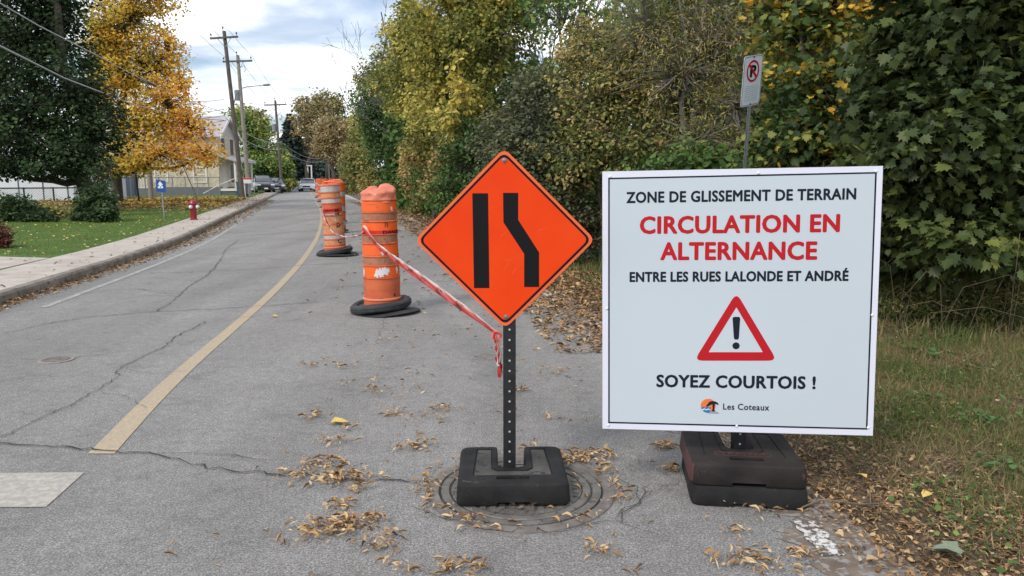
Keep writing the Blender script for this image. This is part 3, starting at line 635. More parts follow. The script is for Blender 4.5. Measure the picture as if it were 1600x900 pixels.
# undergrowth along the verge behind the signs
for i, (px, py, rx, ry, d, m_, tb, lab) in enumerate([
        (930, 330, 50, 45, 15.5, lm_green, .30, 'green roadside shrub seen in the gap between the diamond and white signs'),
        (1060, 420, 90, 60, 11, lm_grey, .4, 'grey green shrub hidden mostly by the left half of the white sign'),
        (1240, 420, 100, 70, 9.4, lm_green, .3, 'green shrub hidden mostly by the right half of the white sign'),
        (745, 316, 45, 24, 21, lm_green, .45, 'low green shrub at the pavement edge behind the left corner of the diamond sign'),
        (672, 312, 26, 18, 31, lm_olive, .3, 'low olive shrub at the road edge just right of the nearest barrel top')]):
    crown('leafy_shrub', lab, 'shrub', base_at(px, d), [(px, py, rx, ry, d), (px - rx * .5, py + 12, rx * .6, ry * .8, d - .3), (px + rx * .5, py + 10, rx * .6, ry * .8, d)], 4200 if i else 3500, .09 if d < 20 else .12, m_, 60 + i, 'ovate', .03, per=18, crs=.3, tb=tb, tv=.16, stems=4, group=RG)
crown('bramble_bank', 'dark tangled bramble bank at the right edge above the grass', 'shrub', (P(1500, 300, 7).x, 7.0, .12),
      [(1420, 460, 55, 45, 7.2), (1500, 480, 70, 50, 7), (1590, 480, 60, 60, 6.8), (1460, 520, 60, 25, 6.9), (1560, 535, 60, 25, 6.6), (1680, 500, 70, 60, 6.8), (1400, 520, 30, 22, 7.3)],
      26000, .050, lm_olive, 30, 'narrow', .02, per=24, crs=.16, tb=.18, tv=.25, stems=6, group=RG, twig_r=.005)
# arching dry stems over the bank
g = np.random.default_rng(77); rr = random.Random(77); mb = MB()
for i in range(34):
    x = P(rr.uniform(1385, 1680), 300, 6.7).x; y = rr.uniform(6.1, 7.2); a = Vector((x, y, vergez(x, y))); dx = rr.uniform(-.7, .7); h = rr.uniform(.3, .95)
    mb.tube([a, a + Vector((dx * .3, -.1, h * .8)), a + Vector((dx * .8, -.25, h)), a + Vector((dx * 1.5, -.45, h * .7))], [.003, .0026, .002, .001], 3, False)
mb.add([], []); tag(mb.build('dry_stems', M('straw', (.11, .085, .05), .9, (.19, .15, .09), 20)), kind='stuff')
# the mass of the wood behind
g = np.random.default_rng(99)
n = 60000; px = g.uniform(600, 1900, n); frac = (px - 600) / 1300; d = np.where(px > 1000, 12.5 + 5 * g.random(n), 19 + 9 * g.random(n)); d = np.where((px < 760), 36 - (px - 600) * .06 + 5 * g.random(n), d)
topy = np.interp(px, [600, 660, 760, 800, 830, 920, 960, 1100, 1300, 1900], [150, 60, -20, 60, 125, 120, 0, -60, -60, -60]) + 30 * np.sin(px * .05) + 14 * np.sin(px * .21)
py = topy + (345 - topy) * g.random(n) ** .8
pos = np.array([tuple(P(a, b, c)) for a, b, c in zip(px, py, d)]); pos[:, 2] = np.maximum(pos[:, 2], .05)
place(T_quad(), pos, g.normal(size=(n, 3)) + np.array([0, -.3, .6]), g.normal(size=(n, 3)), .16 + .10 * g.random(n) + (d > 25) * .08, .42 + .14 * np.sin(px * .03) + .12 * np.sin(py * .05 + px * .02) + .12 * g.normal(size=n), 'woodland', lm_green, kind='stuff')
# ------------------------------------------------------------------ left side trees
crown('maple_tree', 'huge dark green maple overhanging the lawn at the left edge', 'tree', (P(150, 300, 31).x, 31, .15),
      [(30, 60, 100, 90, 31), (78, 150, 80, 75, 30), (30, 210, 110, 70, 29), (140, 215, 52, 50, 30), (75, 20, 50, 60, 31), (-60, 120, 90, 130, 31), (60, -60, 130, 70, 31), (100, 262, 70, 24, 29), (10, 268, 60, 22, 29), (130, 125, 24, 45, 31), (170, 190, 24, 30, 30)],
      46000, .155, lm_dark, 31, 'ovate', .34, per=26, crs=.6, tb=.42, tv=.24, lt=.14, twig_r=.02, minz=1.4)
crown('maple_tree', 'golden yellow maple with orange right side in front of the cream house', 'tree', (P(182, 300, 42).x, 42, .15),
      [(200, 30, 58, 55, 42), (235, -30, 60, 50, 42), (225, 105, 60, 50, 42), (180, 110, 35, 60, 42), (262, 80, 26, 30, 42), (262, 165, 42, 42, 41), (215, 190, 50, 45, 41), (298, 205, 34, 34, 41), (250, 240, 60, 28, 40), (318, 242, 28, 24, 40), (160, 60, 26, 60, 42), (160, 150, 24, 50, 42), (190, 260, 40, 22, 40), (195, 250, 32, 26, 41), (170, 60, 30, 50, 42), (285, 130, 14, 26, 42)],
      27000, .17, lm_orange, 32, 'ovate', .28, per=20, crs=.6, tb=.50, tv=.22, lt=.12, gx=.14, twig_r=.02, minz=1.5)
# warm tips on the right side of that maple are its own leaf colour; shrubs and small growth under the trees
crown('stump_sprouts', 'reddish leafed sprouts and twigs round the foot of the dark maple', 'shrub', (P(160, 330, 27).x, 27, .13), [(150, 275, 26, 26, 27), (160, 310, 24, 30, 26.5), (140, 325, 22, 24, 26), (172, 262, 16, 26, 27)], 1100, .11, lm_dark, 33, 'ovate', .05, per=14, crs=.3, tb=.5, tv=.25, stems=6)
crown('leafy_shrub', 'dark round shrub on the lawn left of the blue arrow sign', 'shrub', (P(150, 340, 23.5).x, 23.5, .13), [(148, 315, 28, 26, 23.5), (160, 335, 22, 17, 23), (135, 335, 18, 16, 23.5)], 4200, .11, lm_dark, 34, 'ovate', .03, per=18, crs=.24, tb=.55, tv=.2, stems=5)
crown('leafy_shrub', 'dark spreading shrub by the fence rail at the left edge', 'shrub', (P(30, 340, 23).x, 23, .13), [(30, 330, 30, 24, 23), (60, 340, 26, 14, 23), (0, 335, 26, 20, 23), (-40, 320, 40, 30, 23)], 5600, .11, lm_dark, 35, 'ovate', .03, per=18, crs=.24, tb=.6, tv=.25, stems=5)
crown('leafy_shrub', 'brownish low growth between the two dark shrubs on the lawn', 'shrub', (P(95, 345, 25).x, 25, .13), [(95, 338, 30, 12, 25), (80, 330, 20, 12, 25)], 1800, .10, lm_olive, 36, 'ovate', .02, per=14, crs=.2, tb=.45, tv=.2, stems=4)
crown('barberry_bush', 'dark red barberry bush cut off by the left edge of the picture', 'shrub', (P(-8, 385, 14.5).x, 14.5, .15), [(-8, 365, 22, 18, 14.5), (0, 378, 18, 12, 14.4)], 2600, .05, lm_red, 37, 'ovate', .02, per=18, crs=.1, tb=.5, tv=.25, stems=5)
FG = 'trees at the far end of the road'
crown('maple_tree', 'bushy green maple with rusty top behind the two near utility poles', 'tree', (P(405, 290, 84).x, 84, .1), [(390, 200, 26, 26, 84), (410, 240, 34, 30, 84), (385, 260, 22, 26, 82), (430, 262, 18, 18, 82), (375, 180, 16, 12, 86)], 7500, .33, lm_green, 41, 'quad', .3, per=18, crs=1.1, tb=.62, tv=.2, group=FG, twig_r=.03)
crown('maple_tree', 'rust tipped maple crown rising behind the green maple and second pole', 'tree', (P(398, 290, 95).x, 95, .1), [(392, 182, 24, 14, 95), (372, 192, 14, 14, 95), (408, 200, 14, 16, 95)], 2600, .36, lm_brown, 42, 'quad', .3, per=18, crs=1.1, tb=.35, tv=.3, group=FG, twig_r=.03)
crown('broadleaf_tree', 'low green tree leaning over the parked dark cars', 'tree', (P(425, 290, 79).x, 79, .1), [(420, 262, 24, 16, 79), (445, 265, 12, 14, 80), (400, 268, 18, 12, 79)], 3400, .3, lm_green, 43, 'quad', .2, per=16, crs=.8, tb=.5, tv=.15, group=FG, twig_r=.03)
crown('broadleaf_tree', 'tall orange brown tree right of the dark spruce', 'tree', (P(485, 290, 92).x, 92, .1), [(478, 190, 18, 30, 92), (490, 225, 22, 26, 98), (475, 165, 10, 14, 98), (500, 165, 14, 20, 98)], 5600, .34, lm_brown, 44, 'quad', .3, per=18, crs=1.0, tb=.35, tv=.35, group=FG, twig_r=.03)
crown('broadleaf_tree', 'tall olive tree with thin top behind the pale brown tree', 'tree', (P(515, 290, 104).x, 104, .1), [(515, 160, 24, 18, 104), (520, 190, 28, 24, 104), (540, 215, 22, 30, 104)], 5000, .38, lm_olive, 45, 'quad', .3, per=18, crs=1.1, tb=.4, tv=.2, group=FG, twig_r=.03)
crown('broadleaf_tree', 'pale brown feathery tree over the end of the road', 'tree', (P(520, 290, 84).x, 84, .1), [(518, 205, 26, 24, 84), (530, 235, 24, 22, 84), (505, 225, 18, 20, 84), (548, 210, 16, 22, 84)], 7500, .24, lm_brown, 46, 'quad', .25, per=22, crs=.9, tb=.62, tv=.18, group=FG, twig_r=.025)
crown('evergreen_mass', 'dark evergreen trees closing the end of the road behind the small poles', 'trees', (P(520, 290, 112).x, 112, .1), [(500, 262, 26, 22, 112), (535, 262, 26, 24, 112), (475, 265, 18, 20, 116), (556, 255, 22, 30, 108)], 7500, .45, lm_spruce, 47, 'quad', .2, per=18, crs=1.2, tb=.5, tv=.2, twig_r=.03)['kind'] = 'stuff'
crown('leafy_shrub', 'bright yellow green shrub beside the far pavement', 'shrub', (P(451, 298, 78).x, 78, .1), [(451, 288, 10, 8, 78)], 900, .24, lm_vine, 48, 'quad', .05, per=14, crs=.35, tb=.35, tv=.1, stems=3)
crown('clipped_hedge', 'low clipped green hedge across the end of the road', 'hedge', (P(528, 292, 106).x, 106, .05), [(505, 284, 12, 5, 106), (525, 284, 16, 5, 106), (547, 285, 14, 5, 106)], 2200, .28, lm_green, 49, 'quad', .05, per=14, crs=.4, tb=.45, tv=.12, stems=4)
def spruce(name, label, px, base_py, top_py, d, seed, group=None):
    b = P(px, 300, d); b.z = .05; Hh = P(px, top_py, d).z; root = empty(name, b); tag(root, label, 'tree', group); g = np.random.default_rng(seed)
    MB().tube([(0, 0, 0), (0, 0, Hh * .5), (0, 0, Hh)], [.25, .15, .02], 7).build('trunk', mt['bark'], root)
    n = 6500; t = g.random(n) ** .75; ang = g.random(n) * 6.283; z = Hh * (.06 + .94 * (1 - t)); tier = (z * 1.1) % 1.0
    rmax = (Hh * .40) * t ** .85 * (1 - .45 * tier) * (1 + .28 * np.sin(ang * 5 + z * 3)); r = rmax * g.random(n) ** .45
    pos = np.stack([np.cos(ang) * r, np.sin(ang) * r, z - r * .28], 1); out = np.stack([np.cos(ang), np.sin(ang), -.35 * np.ones(n)], 1)
    place(T_quad(), pos, np.stack([np.cos(ang) * .4, np.sin(ang) * .4, np.ones(n)], 1) + g.normal(size=(n, 3)) * .4, out + g.normal(size=(n, 3)) * .3, .42 * (.6 + .8 * g.random(n)), .4 + .25 * g.normal(size=n), 'foliage', lm_spruce, root)
spruce('spruce_tree', 'dark conical spruce standing beyond the third utility pole', 458, 290, 178, 94, 51, FG)
spruce('spruce_tree', 'smaller shadowy spruce close behind the dark conical spruce', 474, 290, 222, 100, 52, FG)
# ------------------------------------------------------------------ grass, weeds, dead leaves
g = np.random.default_rng(7)
def scatter(n, d0, d1, s0, s1, pw=1.0, dpw=1.0):
    d = d0 + (d1 - d0) * g.random(n) ** dpw; s = s0 + (s1 - s0) * g.random(n) ** pw; x = np.array([edgeX(a) for a in d]) + .12 + s
    return x, d, s
def clumpy(x, y, f=1.0): return .5 + .25 * np.sin(x * 5.1 * f + 1.2 * np.sin(y * 3.3 * f)) + .25 * np.sin(y * 6.3 * f + 1.7 * np.sin(x * 4.1 * f))
def vz(x, d): return np.array([vergez(a, b) for a, b in zip(x, d)])
def blades(n, d0, d1, s0, s1, ln, wd, tb, name='verge_grass', dpw=1.0):
    x, d, s = scatter(n, d0, d1, s0, s1, .9, dpw); c = clumpy(x, d); k = g.random(n) < .25 + .75 * c; k &= (s > .30 + .55 * g.random(n)); x, d, s, c = x[k], d[k], s[k], c[k]; n = len(x)
    pos = np.stack([x, d, vz(x, d)], 1); lean = g.normal(size=(n, 3)) * .55; al = lean + np.array([0, 0, .75]); no = np.stack([g.normal(size=n), g.normal(size=n), .3 * np.ones(n)], 1)
    place(T_blade(), pos, no, al, ln * (.4 + .9 * g.random(n)), tb + .35 * (c - .5) + .22 * g.normal(size=n), name, lm_grass, kind='stuff', wj=wd * (.6 + .8 * g.random(n)))
blades(120000, 2.0, 6.2, .1, 4.2, .075, .9, .46, dpw=.8)
x, d, s = scatter(42000, 2.0, 9, .1, 4.2); n = len(x); place(T_blade(), np.stack([x, d, vz(x, d) + .004 + .03 * g.random(n)], 1), np.array([0, 0, 1.]) + g.normal(size=(n, 3)) * .25, g.normal(size=(n, 3)) * np.array([1, 1, .18]), .085 * (.3 + 1.0 * g.random(n)), .08 + .2 * g.normal(size=n), 'dry_straw', lm_grass, kind='stuff', wj=.55 * np.ones(n))
blades(26000, 6.0, 14, .3, 3.6, .13, 1.2, .50)
blades(9000, 14, 40, .3, 2.6, .18, 2.4, .62)
def litter(name, x, y, z, size, tb=.45, tv=.25, flat=.35, mat=lm_litter, T=None, wj=None, parent=None):
    n = len(x)
    if T is None and n > 60:
        r_ = g.random(n); out_ = None
        for lo_, hi_, Tt, fs, ss in ((0, .46, T_curl, 1.0, 1.0), (.46, .74, T_ovate, .9, .72), (.74, 1.01, T_narrow, 1.0, 1.0)):
            k_ = (r_ >= lo_) & (r_ < hi_); z_ = np.broadcast_to(np.asarray(z, float), (n,))
            out_ = litter(name, x[k_], y[k_], z_[k_] + .003, size * ss, tb + (.12 if Tt is T_narrow else 0), tv, flat * fs, mat, Tt(), None if wj is None else np.broadcast_to(np.asarray(wj, float), (n,))[k_], parent)
        return out_
    no = np.array([0, 0, 1.0]) + g.normal(size=(n, 3)) * flat; al = g.normal(size=(n, 3)) * np.array([1, 1, .25])
    return place(T or T_curl(), np.stack([x, y, z], 1), no, al, size * (.5 + .9 * g.random(n)), tb + tv * g.normal(size=n), name, mat, parent, 'stuff', wj, sm=True)
# verge litter: thick along the pavement edge, thinner in the grass
x, d, s = scatter(20000, 2.0, 7, -.15, 1.0); k = ((s > .0) | (g.random(len(s)) < .35)) & (s < np.clip(1.0 - (d - 2.6) * .45, .42, 1) + .28 * g.normal(size=len(s))); x, d, s = x[k], d[k], s[k]
litter('leaf_litter', x, d, np.where(s > 0, vz(x, d), .006) + .014 * g.random(len(x)), .027, .40, .32, wj=.6 + 2.2 * g.random(len(x)) ** 2)
x, d, s = scatter(15000, 6.2, 15, -.75, 1.0); k = g.random(len(s)) < np.clip(.35 + (s + .75) * .75 + .3 * (clumpy(x, d, .7) - .5), 0, 1) * .75; x, d, s = x[k], d[k], s[k]
litter('leaf_litter', x, d, np.where(s > 0, vz(x, d), .006) + .02 * g.random(len(x)), .06, wj=.8 + 1.4 * g.random(len(x)) ** 2)
x, d, s = scatter(9000, 2.0, 8, .5, 4.0); litter('leaf_litter', x, d, vz(x, d) + .025 * g.random(len(x)), .029, .36, .32, wj=.6 + 1.8 * g.random(len(x)) ** 2)
x, d, s = scatter(16000, 2.2, 9, .25, 4.2); k = clumpy(x + 3, d, .8) > .62; x, d, s = x[k], d[k], s[k]; n = len(x)
place(T_ovate(), np.stack([x, d, vz(x, d) + .015 + .035 * g.random(n)], 1), np.array([0, 0, 1.]) + g.normal(size=(n, 3)) * .45, g.normal(size=(n, 3)), .022 * (.6 + .9 * g.random(n)), .30 + .22 * g.normal(size=n), 'ground_cover', lm_green, kind='stuff', wj=1.3 * np.ones(n))
x, d, s = scatter(5000, 14, 45, -.9, 1.2); litter('leaf_litter', x, d, np.where(s > 0, vz(x, d), .006) + .02, .11)
# drifts lying on the asphalt
X_, Y_ = [], []
DR = [(487, 573, 18, 22), (541, 575, 22, 26), (505, 568, 30, 8), (583, 612, 24, 34), (618, 616, 34, 12), (617, 649, 34, 42), (690, 640, 22, 38), (665, 656, 34, 26), (489, 652, 22, 34), (522, 692, 28, 48), (548, 672, 14, 14), (649, 700, 26, 70),
      (505, 728, 34, 60), (500, 744, 70, 120), (540, 750, 42, 110), (562, 765, 14, 30), (528, 793, 26, 42), (515, 828, 72, 210), (560, 820, 34, 90), (595, 855, 34, 46), (604, 835, 10, 12), (608, 880, 6, 9), (700, 892, 40, 60), (640, 893, 18, 16), (935, 866, 22, 34), (870, 580, 30, 22),
      (812, 612, 18, 36), (925, 715, 34, 95), (905, 722, 24, 40), (850, 548, 26, 16), (880, 520, 40, 26), (750, 892, 16, 20), (655, 585, 12, 6), (865, 655, 26, 12), (800, 640, 9, 8), (1180, 800, 60, 34), (1160, 840, 30, 14), (1140, 875, 50, 40), (1040, 700, 18, 60), (1046, 735, 14, 40), (1210, 885, 60, 70), (1250, 870, 30, 40), (640, 530, 60, 16), (560, 540, 50, 10), (830, 590, 50, 12), (560, 600, 30, 14), (620, 600, 60, 12)]
for (a, b, rx, n) in DR:
    c = G(a, b); k = rx / FPX * c.y
    for i in range(int(n * .8)): w = g.normal() * .5; X_.append(c.x + k * w * 1.1 + g.normal() * .01); Y_.append(c.y + g.normal() * k * .34 + w * k * .1)
c = G(814, 765)                          # ring round the manhole
for i in range(380):
    w = g.uniform(0, 2 * math.pi)
    dens = .25 + .75 * (math.sin(w * 2 + .6) > -.1) if not (-.1 < math.sin(w) and False) else 1
    if g.random() > dens: continue
    rad = .47 + g.normal() * .035; X_.append(c.x + rad * math.cos(w)); Y_.append(c.y + .03 + rad * math.sin(w) * .97)
for i in range(34): w = g.uniform(0, 6.28); rad = .43 * math.sqrt(g.random()); X_.append(c.x + rad * math.cos(w)); Y_.append(c.y + rad * math.sin(w))
X_ = np.array(X_); Y_ = np.array(Y_); litter('leaf_drifts', X_, Y_, .008 + .022 * g.random(len(X_)), .037, .62, .26, .28, wj=.5 + 1.0 * g.random(len(X_)))
n = 420; x = g.uniform(-1.6, 1.6, n); y = 2.2 + 10 * g.random(n) ** 1.2; x = x * (1 - .05 * y) + (y < 20) * (.1 - .06 * y); litter('scattered_leaves', x, y, .006 + .006 * g.random(n), .035, .55, .2, .2, wj=.4 + .8 * g.random(n))
n = 700; y = g.uniform(8, 34, n); x = np.array([edgeX(a) for a in y]) - .2 - 3.0 * g.random(n) ** 1.6; litter('scattered_leaves', x, y, .008 * np.ones(n), .07, .5)
# gutter leaves on the left, leaves on pavement and lawn
n = 4200; y = 6 + 44 * g.random(n) ** 1.4; x = np.array([kerbX(a) for a in y]) + .02 + .34 * g.random(n) ** 2.0 * np.clip(y / 14, .5, 2); litter('gutter_leaves', x, y, .006 + .02 * g.random(n), .06, .38)
n = 260; y = 9 + 40 * g.random(n); x = np.array([kerbX(a) for a in y]) - .1 - 1.1 * g.random(n); litter('pavement_leaves', x, y, .142 * np.ones(n), .06, .5)
n = 700; y = 32 + 30 * g.random(n); x = np.array([kerbX(a) for a in y]) - .1 - 1.1 * g.random(n); litter('pavement_leaves', x, y, .142 * np.ones(n), .09, .6)
n = 2000; y = 12 + 26 * g.random(n); x = np.array([kerbX(a) for a in y]) - 1.3 - 12 * g.random(n) ** 1.2; z = np.array([lawnz(a, b) for a, b in zip(x, y)]) + .03; litter('lawn_leaves', x, y, z, .06, .6, .25, mat=lm_lawnleaf, T=T_ovate())
n = 11000; y = 30 + 24 * g.random(n) ** .9; x = np.array([kerbX(a) for a in y]) - 1.3 - 15 * g.random(n) ** 1.1; z = np.array([lawnz(a, b) for a, b in zip(x, y)]) + .04; k = (y < 50 + 2 * g.normal(size=n)) & (y > 33 + 2.5 * g.normal(size=n)); litter('lawn_leaves', x[k], y[k], z[k], .15, .28, .18, mat=lm_lawnleaf, T=T_ovate())
n = 90000; y = 9.5 + 22 * g.random(n) ** 1.1; x = np.array([kerbX(a) for a in y]) - 1.24 - 13 * g.random(n); k = ~((y > a0 - .2) & (y < a1 + .5)); x, y = x[k], y[k]; n = len(x); z = np.array([lawnz(a, b) for a, b in zip(x, y)])
place(T_blade(), np.stack([x, y, z], 1), np.stack([g.normal(size=n), g.normal(size=n), .2 * np.ones(n)], 1), g.normal(size=(n, 3)) * .4 + np.array([0, 0, 1]), .038 * (.5 + .8 * g.random(n)), .5 + .3 * g.normal(size=n), 'lawn_grass', lm_lawng, kind='stuff', wj=2.6 * np.ones(n))
# ------------------------------------------------------------------ sign helpers
def pose(loc, yaw, pit, rol):
    return Matrix.Translation(Vector(loc)) @ (Matrix.Rotation(yaw, 4, 'Z') @ Matrix.Rotation(pit, 4, 'X') @ Matrix.Rotation(rol, 4, 'Y'))
def uvf(Mx):                              # photograph position -> (x,z) on a sign's own face
    inv = Mx.inverted()
    def f(px, py):
        o = inv @ Vector((0, 0, EYE)); q = inv @ P(px, py, 3.0); dd = q - o; t = -o.y / dd.y; h = o + dd * t; return (h.x, h.z)
    return f
_h = {}
def textmesh(body, off=.022, space=1.06):
    c = bpy.data.curves.new('lettering', 'FONT'); c.body = body; c.offset = off; c.size = 1; c.space_character = space; c.fill_mode = 'FRONT'; c.resolution_u = 3
    o = bpy.data.objects.new('lettering', c); COL.objects.link(o); bpy.context.view_layer.update()
    me = bpy.data.meshes.new_from_object(o.evaluated_get(bpy.context.evaluated_depsgraph_get())); bpy.data.objects.remove(o); bpy.data.curves.remove(c)
    a = np.empty(len(me.vertices) * 3); me.vertices.foreach_get('co', a); return me, a.reshape(-1, 3)
def lettering(body, x0, x1, zc, cap, mat, parent, y, off=.022, space=1.06, slope=0, name='lettering'):
    key = 0
    if key not in _h: _m, a = textmesh('H', 0); _h[key] = (a[:, 1].min(), a[:, 1].max())
    h0, h1 = _h[key]; me, a = textmesh(body, 0, space); shift = off * 1.55
    sx = (x1 - x0) / (a[:, 0].max() - a[:, 0].min()); sz = cap / (h1 - h0)
    X = (a[:, 0] - a[:, 0].min()) * sx + x0; Z = (a[:, 1] - (h0 + h1) / 2) * sz + zc + (X - (x0 + x1) / 2) * slope
    me.vertices.foreach_set('co', np.stack([X, np.full(len(X), y), Z], 1).ravel()); me.update()
    if shift:
        bm = bmesh.new(); bm.from_mesh(me); src = bm.faces[:]
        for q, (dx, dz) in enumerate(((1, 0), (-1, 0), (0, 1), (0, -1), (.7, .7), (-.7, .7), (.7, -.7), (-.7, -.7))):
            n_ = bmesh.ops.duplicate(bm, geom=src)['geom']; bmesh.ops.translate(bm, vec=(dx * shift * .95 * sx, -.00004 * (q + 1), dz * shift * .8 * sz), verts=[v for v in n_ if isinstance(v, bmesh.types.BMVert)])
        bm.to_mesh(me); bm.free()
    # make the print face the viewer side
    bm = bmesh.new(); bm.from_mesh(me)
    for f in bm.faces:
        if f.normal.y > 0: f.normal_flip()
    bm.to_mesh(me); bm.free()
    return link(name, me, parent, mat=mat)
def rounded(pts, r, n=5):
    out = []
    for i in range(len(pts)):
        p = Vector(pts[i]); a = (Vector(pts[i - 1]) - p).normalized(); b = (Vector(pts[(i + 1) % len(pts)]) - p).normalized()
        ang = a.angle(b); t = r / math.tan(ang / 2); s = p + a * t; e = p + b * t
        for k in range(n + 1):
            w = k / n; out.append(tuple((s * (1 - w) ** 2 + p * 2 * w * (1 - w) + e * w ** 2)))
    return out
def ring(name, outer, inner, y0, y1, mat, parent):   # closed flat band between two outlines with the same point count
    n = len(outer); mb = MB(); v = [(x, y0, z) for x, z in outer] + [(x, y0, z) for x, z in inner] + [(x, y1, z) for x, z in outer] + [(x, y1, z) for x, z in inner]; f = []
    for i in range(n):
        j = (i + 1) % n; f += [(i, j, n + j, n + i), (2 * n + i, 3 * n + i, 3 * n + j, 2 * n + j), (i, 2 * n + i, 2 * n + j, j), (n + i, n + j, 3 * n + j, 3 * n + i)]
    return mb.add(v, f).build(name, mat, parent)
def disc(r, n=14, c=(0, 0)): return [(c[0] + r * math.cos(2 * math.pi * k / n), c[1] + r * math.sin(2 * math.pi * k / n)) for k in range(n)]
# ------------------------------------------------------------------ rubber bases
def base_out(w, d, slot, sy, r):          # U outline, slot open to the back
    o = [(-w / 2, -d / 2), (w / 2, -d / 2), (w / 2, d / 2), (slot / 2, d / 2), (slot / 2, sy), (-slot / 2, sy), (-slot / 2, d / 2), (-w / 2, d / 2)]
    rr_ = [r, r, r, r * .5, slot * .42, slot * .42, r * .5, r]; out = []
    for i, p in enumerate(o):
        p = Vector(p); a = (Vector(o[i - 1]) - p).normalized(); b = (Vector(o[(i + 1) % 8]) - p).normalized(); s = p + a * rr_[i]; e = p + b * rr_[i]
        for k in range(5): q = k / 4; out.append(tuple(s * (1 - q) ** 2 + p * 2 * q * (1 - q) + e * q * q))
    return out
def rubber_base(name, label, loc, yaw, mats, group, h=.1, w=.522, d=.50, extra=False, brand=False):
    root = empty(name, loc, yaw); tag(root, label, 'sign base', group)
    lv = [(0, .002), (.012, -.003), (h * .78, .002), (h * .92, .006), (h * .98, .013), (h, .023)]; mb = MB(); n = 40; rings = []
    for z, ins in lv:
        o = base_out(w - 2 * ins, d - 2 * ins, .135 + 2 * ins * .35, -.035 - ins * .3, .045); rings += [(x, y, z) for x, y in o]
    f = [tuple(range(n - 1, -1, -1)), tuple((len(lv) - 1) * n + k for k in range(n))]
    for i in range(len(lv) - 1): f += [(i * n + k, i * n + (k + 1) % n, (i + 1) * n + (k + 1) % n, (i + 1) * n + k) for k in range(n)]
    mb.add(rings, f); body = mb.build('body', mats[0], root)
    panel = [(-.19, -.135), (.19, -.135), (.175, .2), (.095, .2), (.095, -.05), (.07, -.078), (-.07, -.078), (-.095, -.05), (-.095, .2), (-.175, .2)]
    slot = rounded([(-.078, -.185), (.078, -.185), (.078, -.150), (-.078, -.150)], .008, 2)
    bpy.context.view_layer.update()
    cut(body, [MB().prism([(x, y) for x, y in panel], h - .005, h + .02, 'z'), MB().prism(slot, h - .05, h + .02, 'z'), MB().box((0, -d / 2, .0), (.15, .09, .034)), MB().box((-d / 2 - .01, 0, 0), (.09, .15, .03))])
    smooth(body.data, 32)
    if brand:
        body.data.materials.append(mats[2])
        for p_ in body.data.polygons:
            if p_.normal.x < -.75 and p_.center.x < -w / 2 + .03: p_.material_index = 1
    inner = [(-.182, -.128), (.182, -.128), (.168, .193), (.102, .193), (.102, -.052), (.074, -.085), (-.074, -.085), (-.102, -.052), (-.102, .193), (-.168, .193)]
    MB().prism(inner, h - .006, h - .0015, 'z').build('top_panel', mats[1], root, bevel=.001)
    MB().lathe([(.021, h - .008), (.021, h + .0015), (.016, h + .0015), (.016, h - .001), (0, h - .001)], 18, (-.15, -.168, 0)).build('stamp', mats[0], root, sm=40)
    if brand:
        lo = lettering('TRAFFIX', -.11, .10, 0, .028, mats[2], root, 0, off=.01); lo.rotation_euler = (-math.pi / 2, 0, 0); lo.location = (0, -.105, h + .0006); lo.name = 'moulded_lettering'
        rg = ring('moulded_frame', rounded([(-.135, -.024), (.125, -.024), (.125, .024), (-.135, .024)], .02, 3), rounded([(-.130, -.019), (.120, -.019), (.120, .019), (-.130, .019)], .016, 3), 0, .002, mats[2], root); rg.rotation_euler = (-math.pi / 2, 0, 0); rg.location = (0, -.105, h + .0003)
    return root
BG_ = 'rubber bases stacked under the white sign'
rubber_base('sign_base', 'black dusty rubber base holding the orange diamond sign, standing on the manhole', (0.000, 3.435, .016), 0.030, (mt['rubber'], mt['dirt']), None, h=.1, d=.50)
bb_ = (1.120, 3.435)
rubber_base('sign_base', 'lower black rubber base of the two stacked under the white sign', (bb_[0] + .002, bb_[1], .003), R(-7.3), (mt['rubber'], mt['dirt']), BG_, h=.1, d=.5)
rubber_base('sign_base', 'upper worn reddish black rubber base stacked on another under the white sign', (bb_[0] - .008, bb_[1] + .004, .104), R(-6.6), (mt['rubber2'], mt['rubber2'], mt['rubber3']), BG_, h=.1, d=.5, brand=True)
# ------------------------------------------------------------------ posts
def perforated_post(root, x, y, z0, z1, w=.06, pitch=.0500, r=.0056):
    n = int((z1 - z0) / pitch); hw = w / 2; v = []; f = []
    for k in range(n):
        a, b = z0 + k * pitch, z0 + (k + 1) * pitch; cz = (a + b) / 2
        for sy in (-1, 1):
            o = [(-hw, a), (0, a), (hw, a), (hw, cz), (hw, b), (0, b), (-hw, b), (-hw, cz)]; i = [(r * math.cos(t), cz + r * math.sin(t)) for t in [R(q) for q in (225, 270, 315, 0, 45, 90, 135, 180)]]
            s = len(v); v += [(x + p, y + sy * hw, q) for p, q in o] + [(x + p, y + sy * hw, q) for p, q in i]
            for j in range(8): f.append((s + j, s + (j + 1) % 8, s + 8 + (j + 1) % 8, s + 8 + j))
    s = len(v); v += [(x + sx * hw, y + sy * hw, z) for z in (z0, z0 + n * pitch) for sx, sy in ((-1, -1), (1, -1), (1, 1), (-1, 1))]
    f += [(s + 1, s + 2, s + 6, s + 5), (s + 3, s, s + 4, s + 7), (s + 4, s + 5, s + 6, s + 7)]
    MB().add(v, f).build('tube', mt['post'], root)
    MB().box((x, y, (z0 + z1) / 2), (w - .005, w - .005, z1 - z0 - .02)).build('inner_tube', mt['hole'], root)
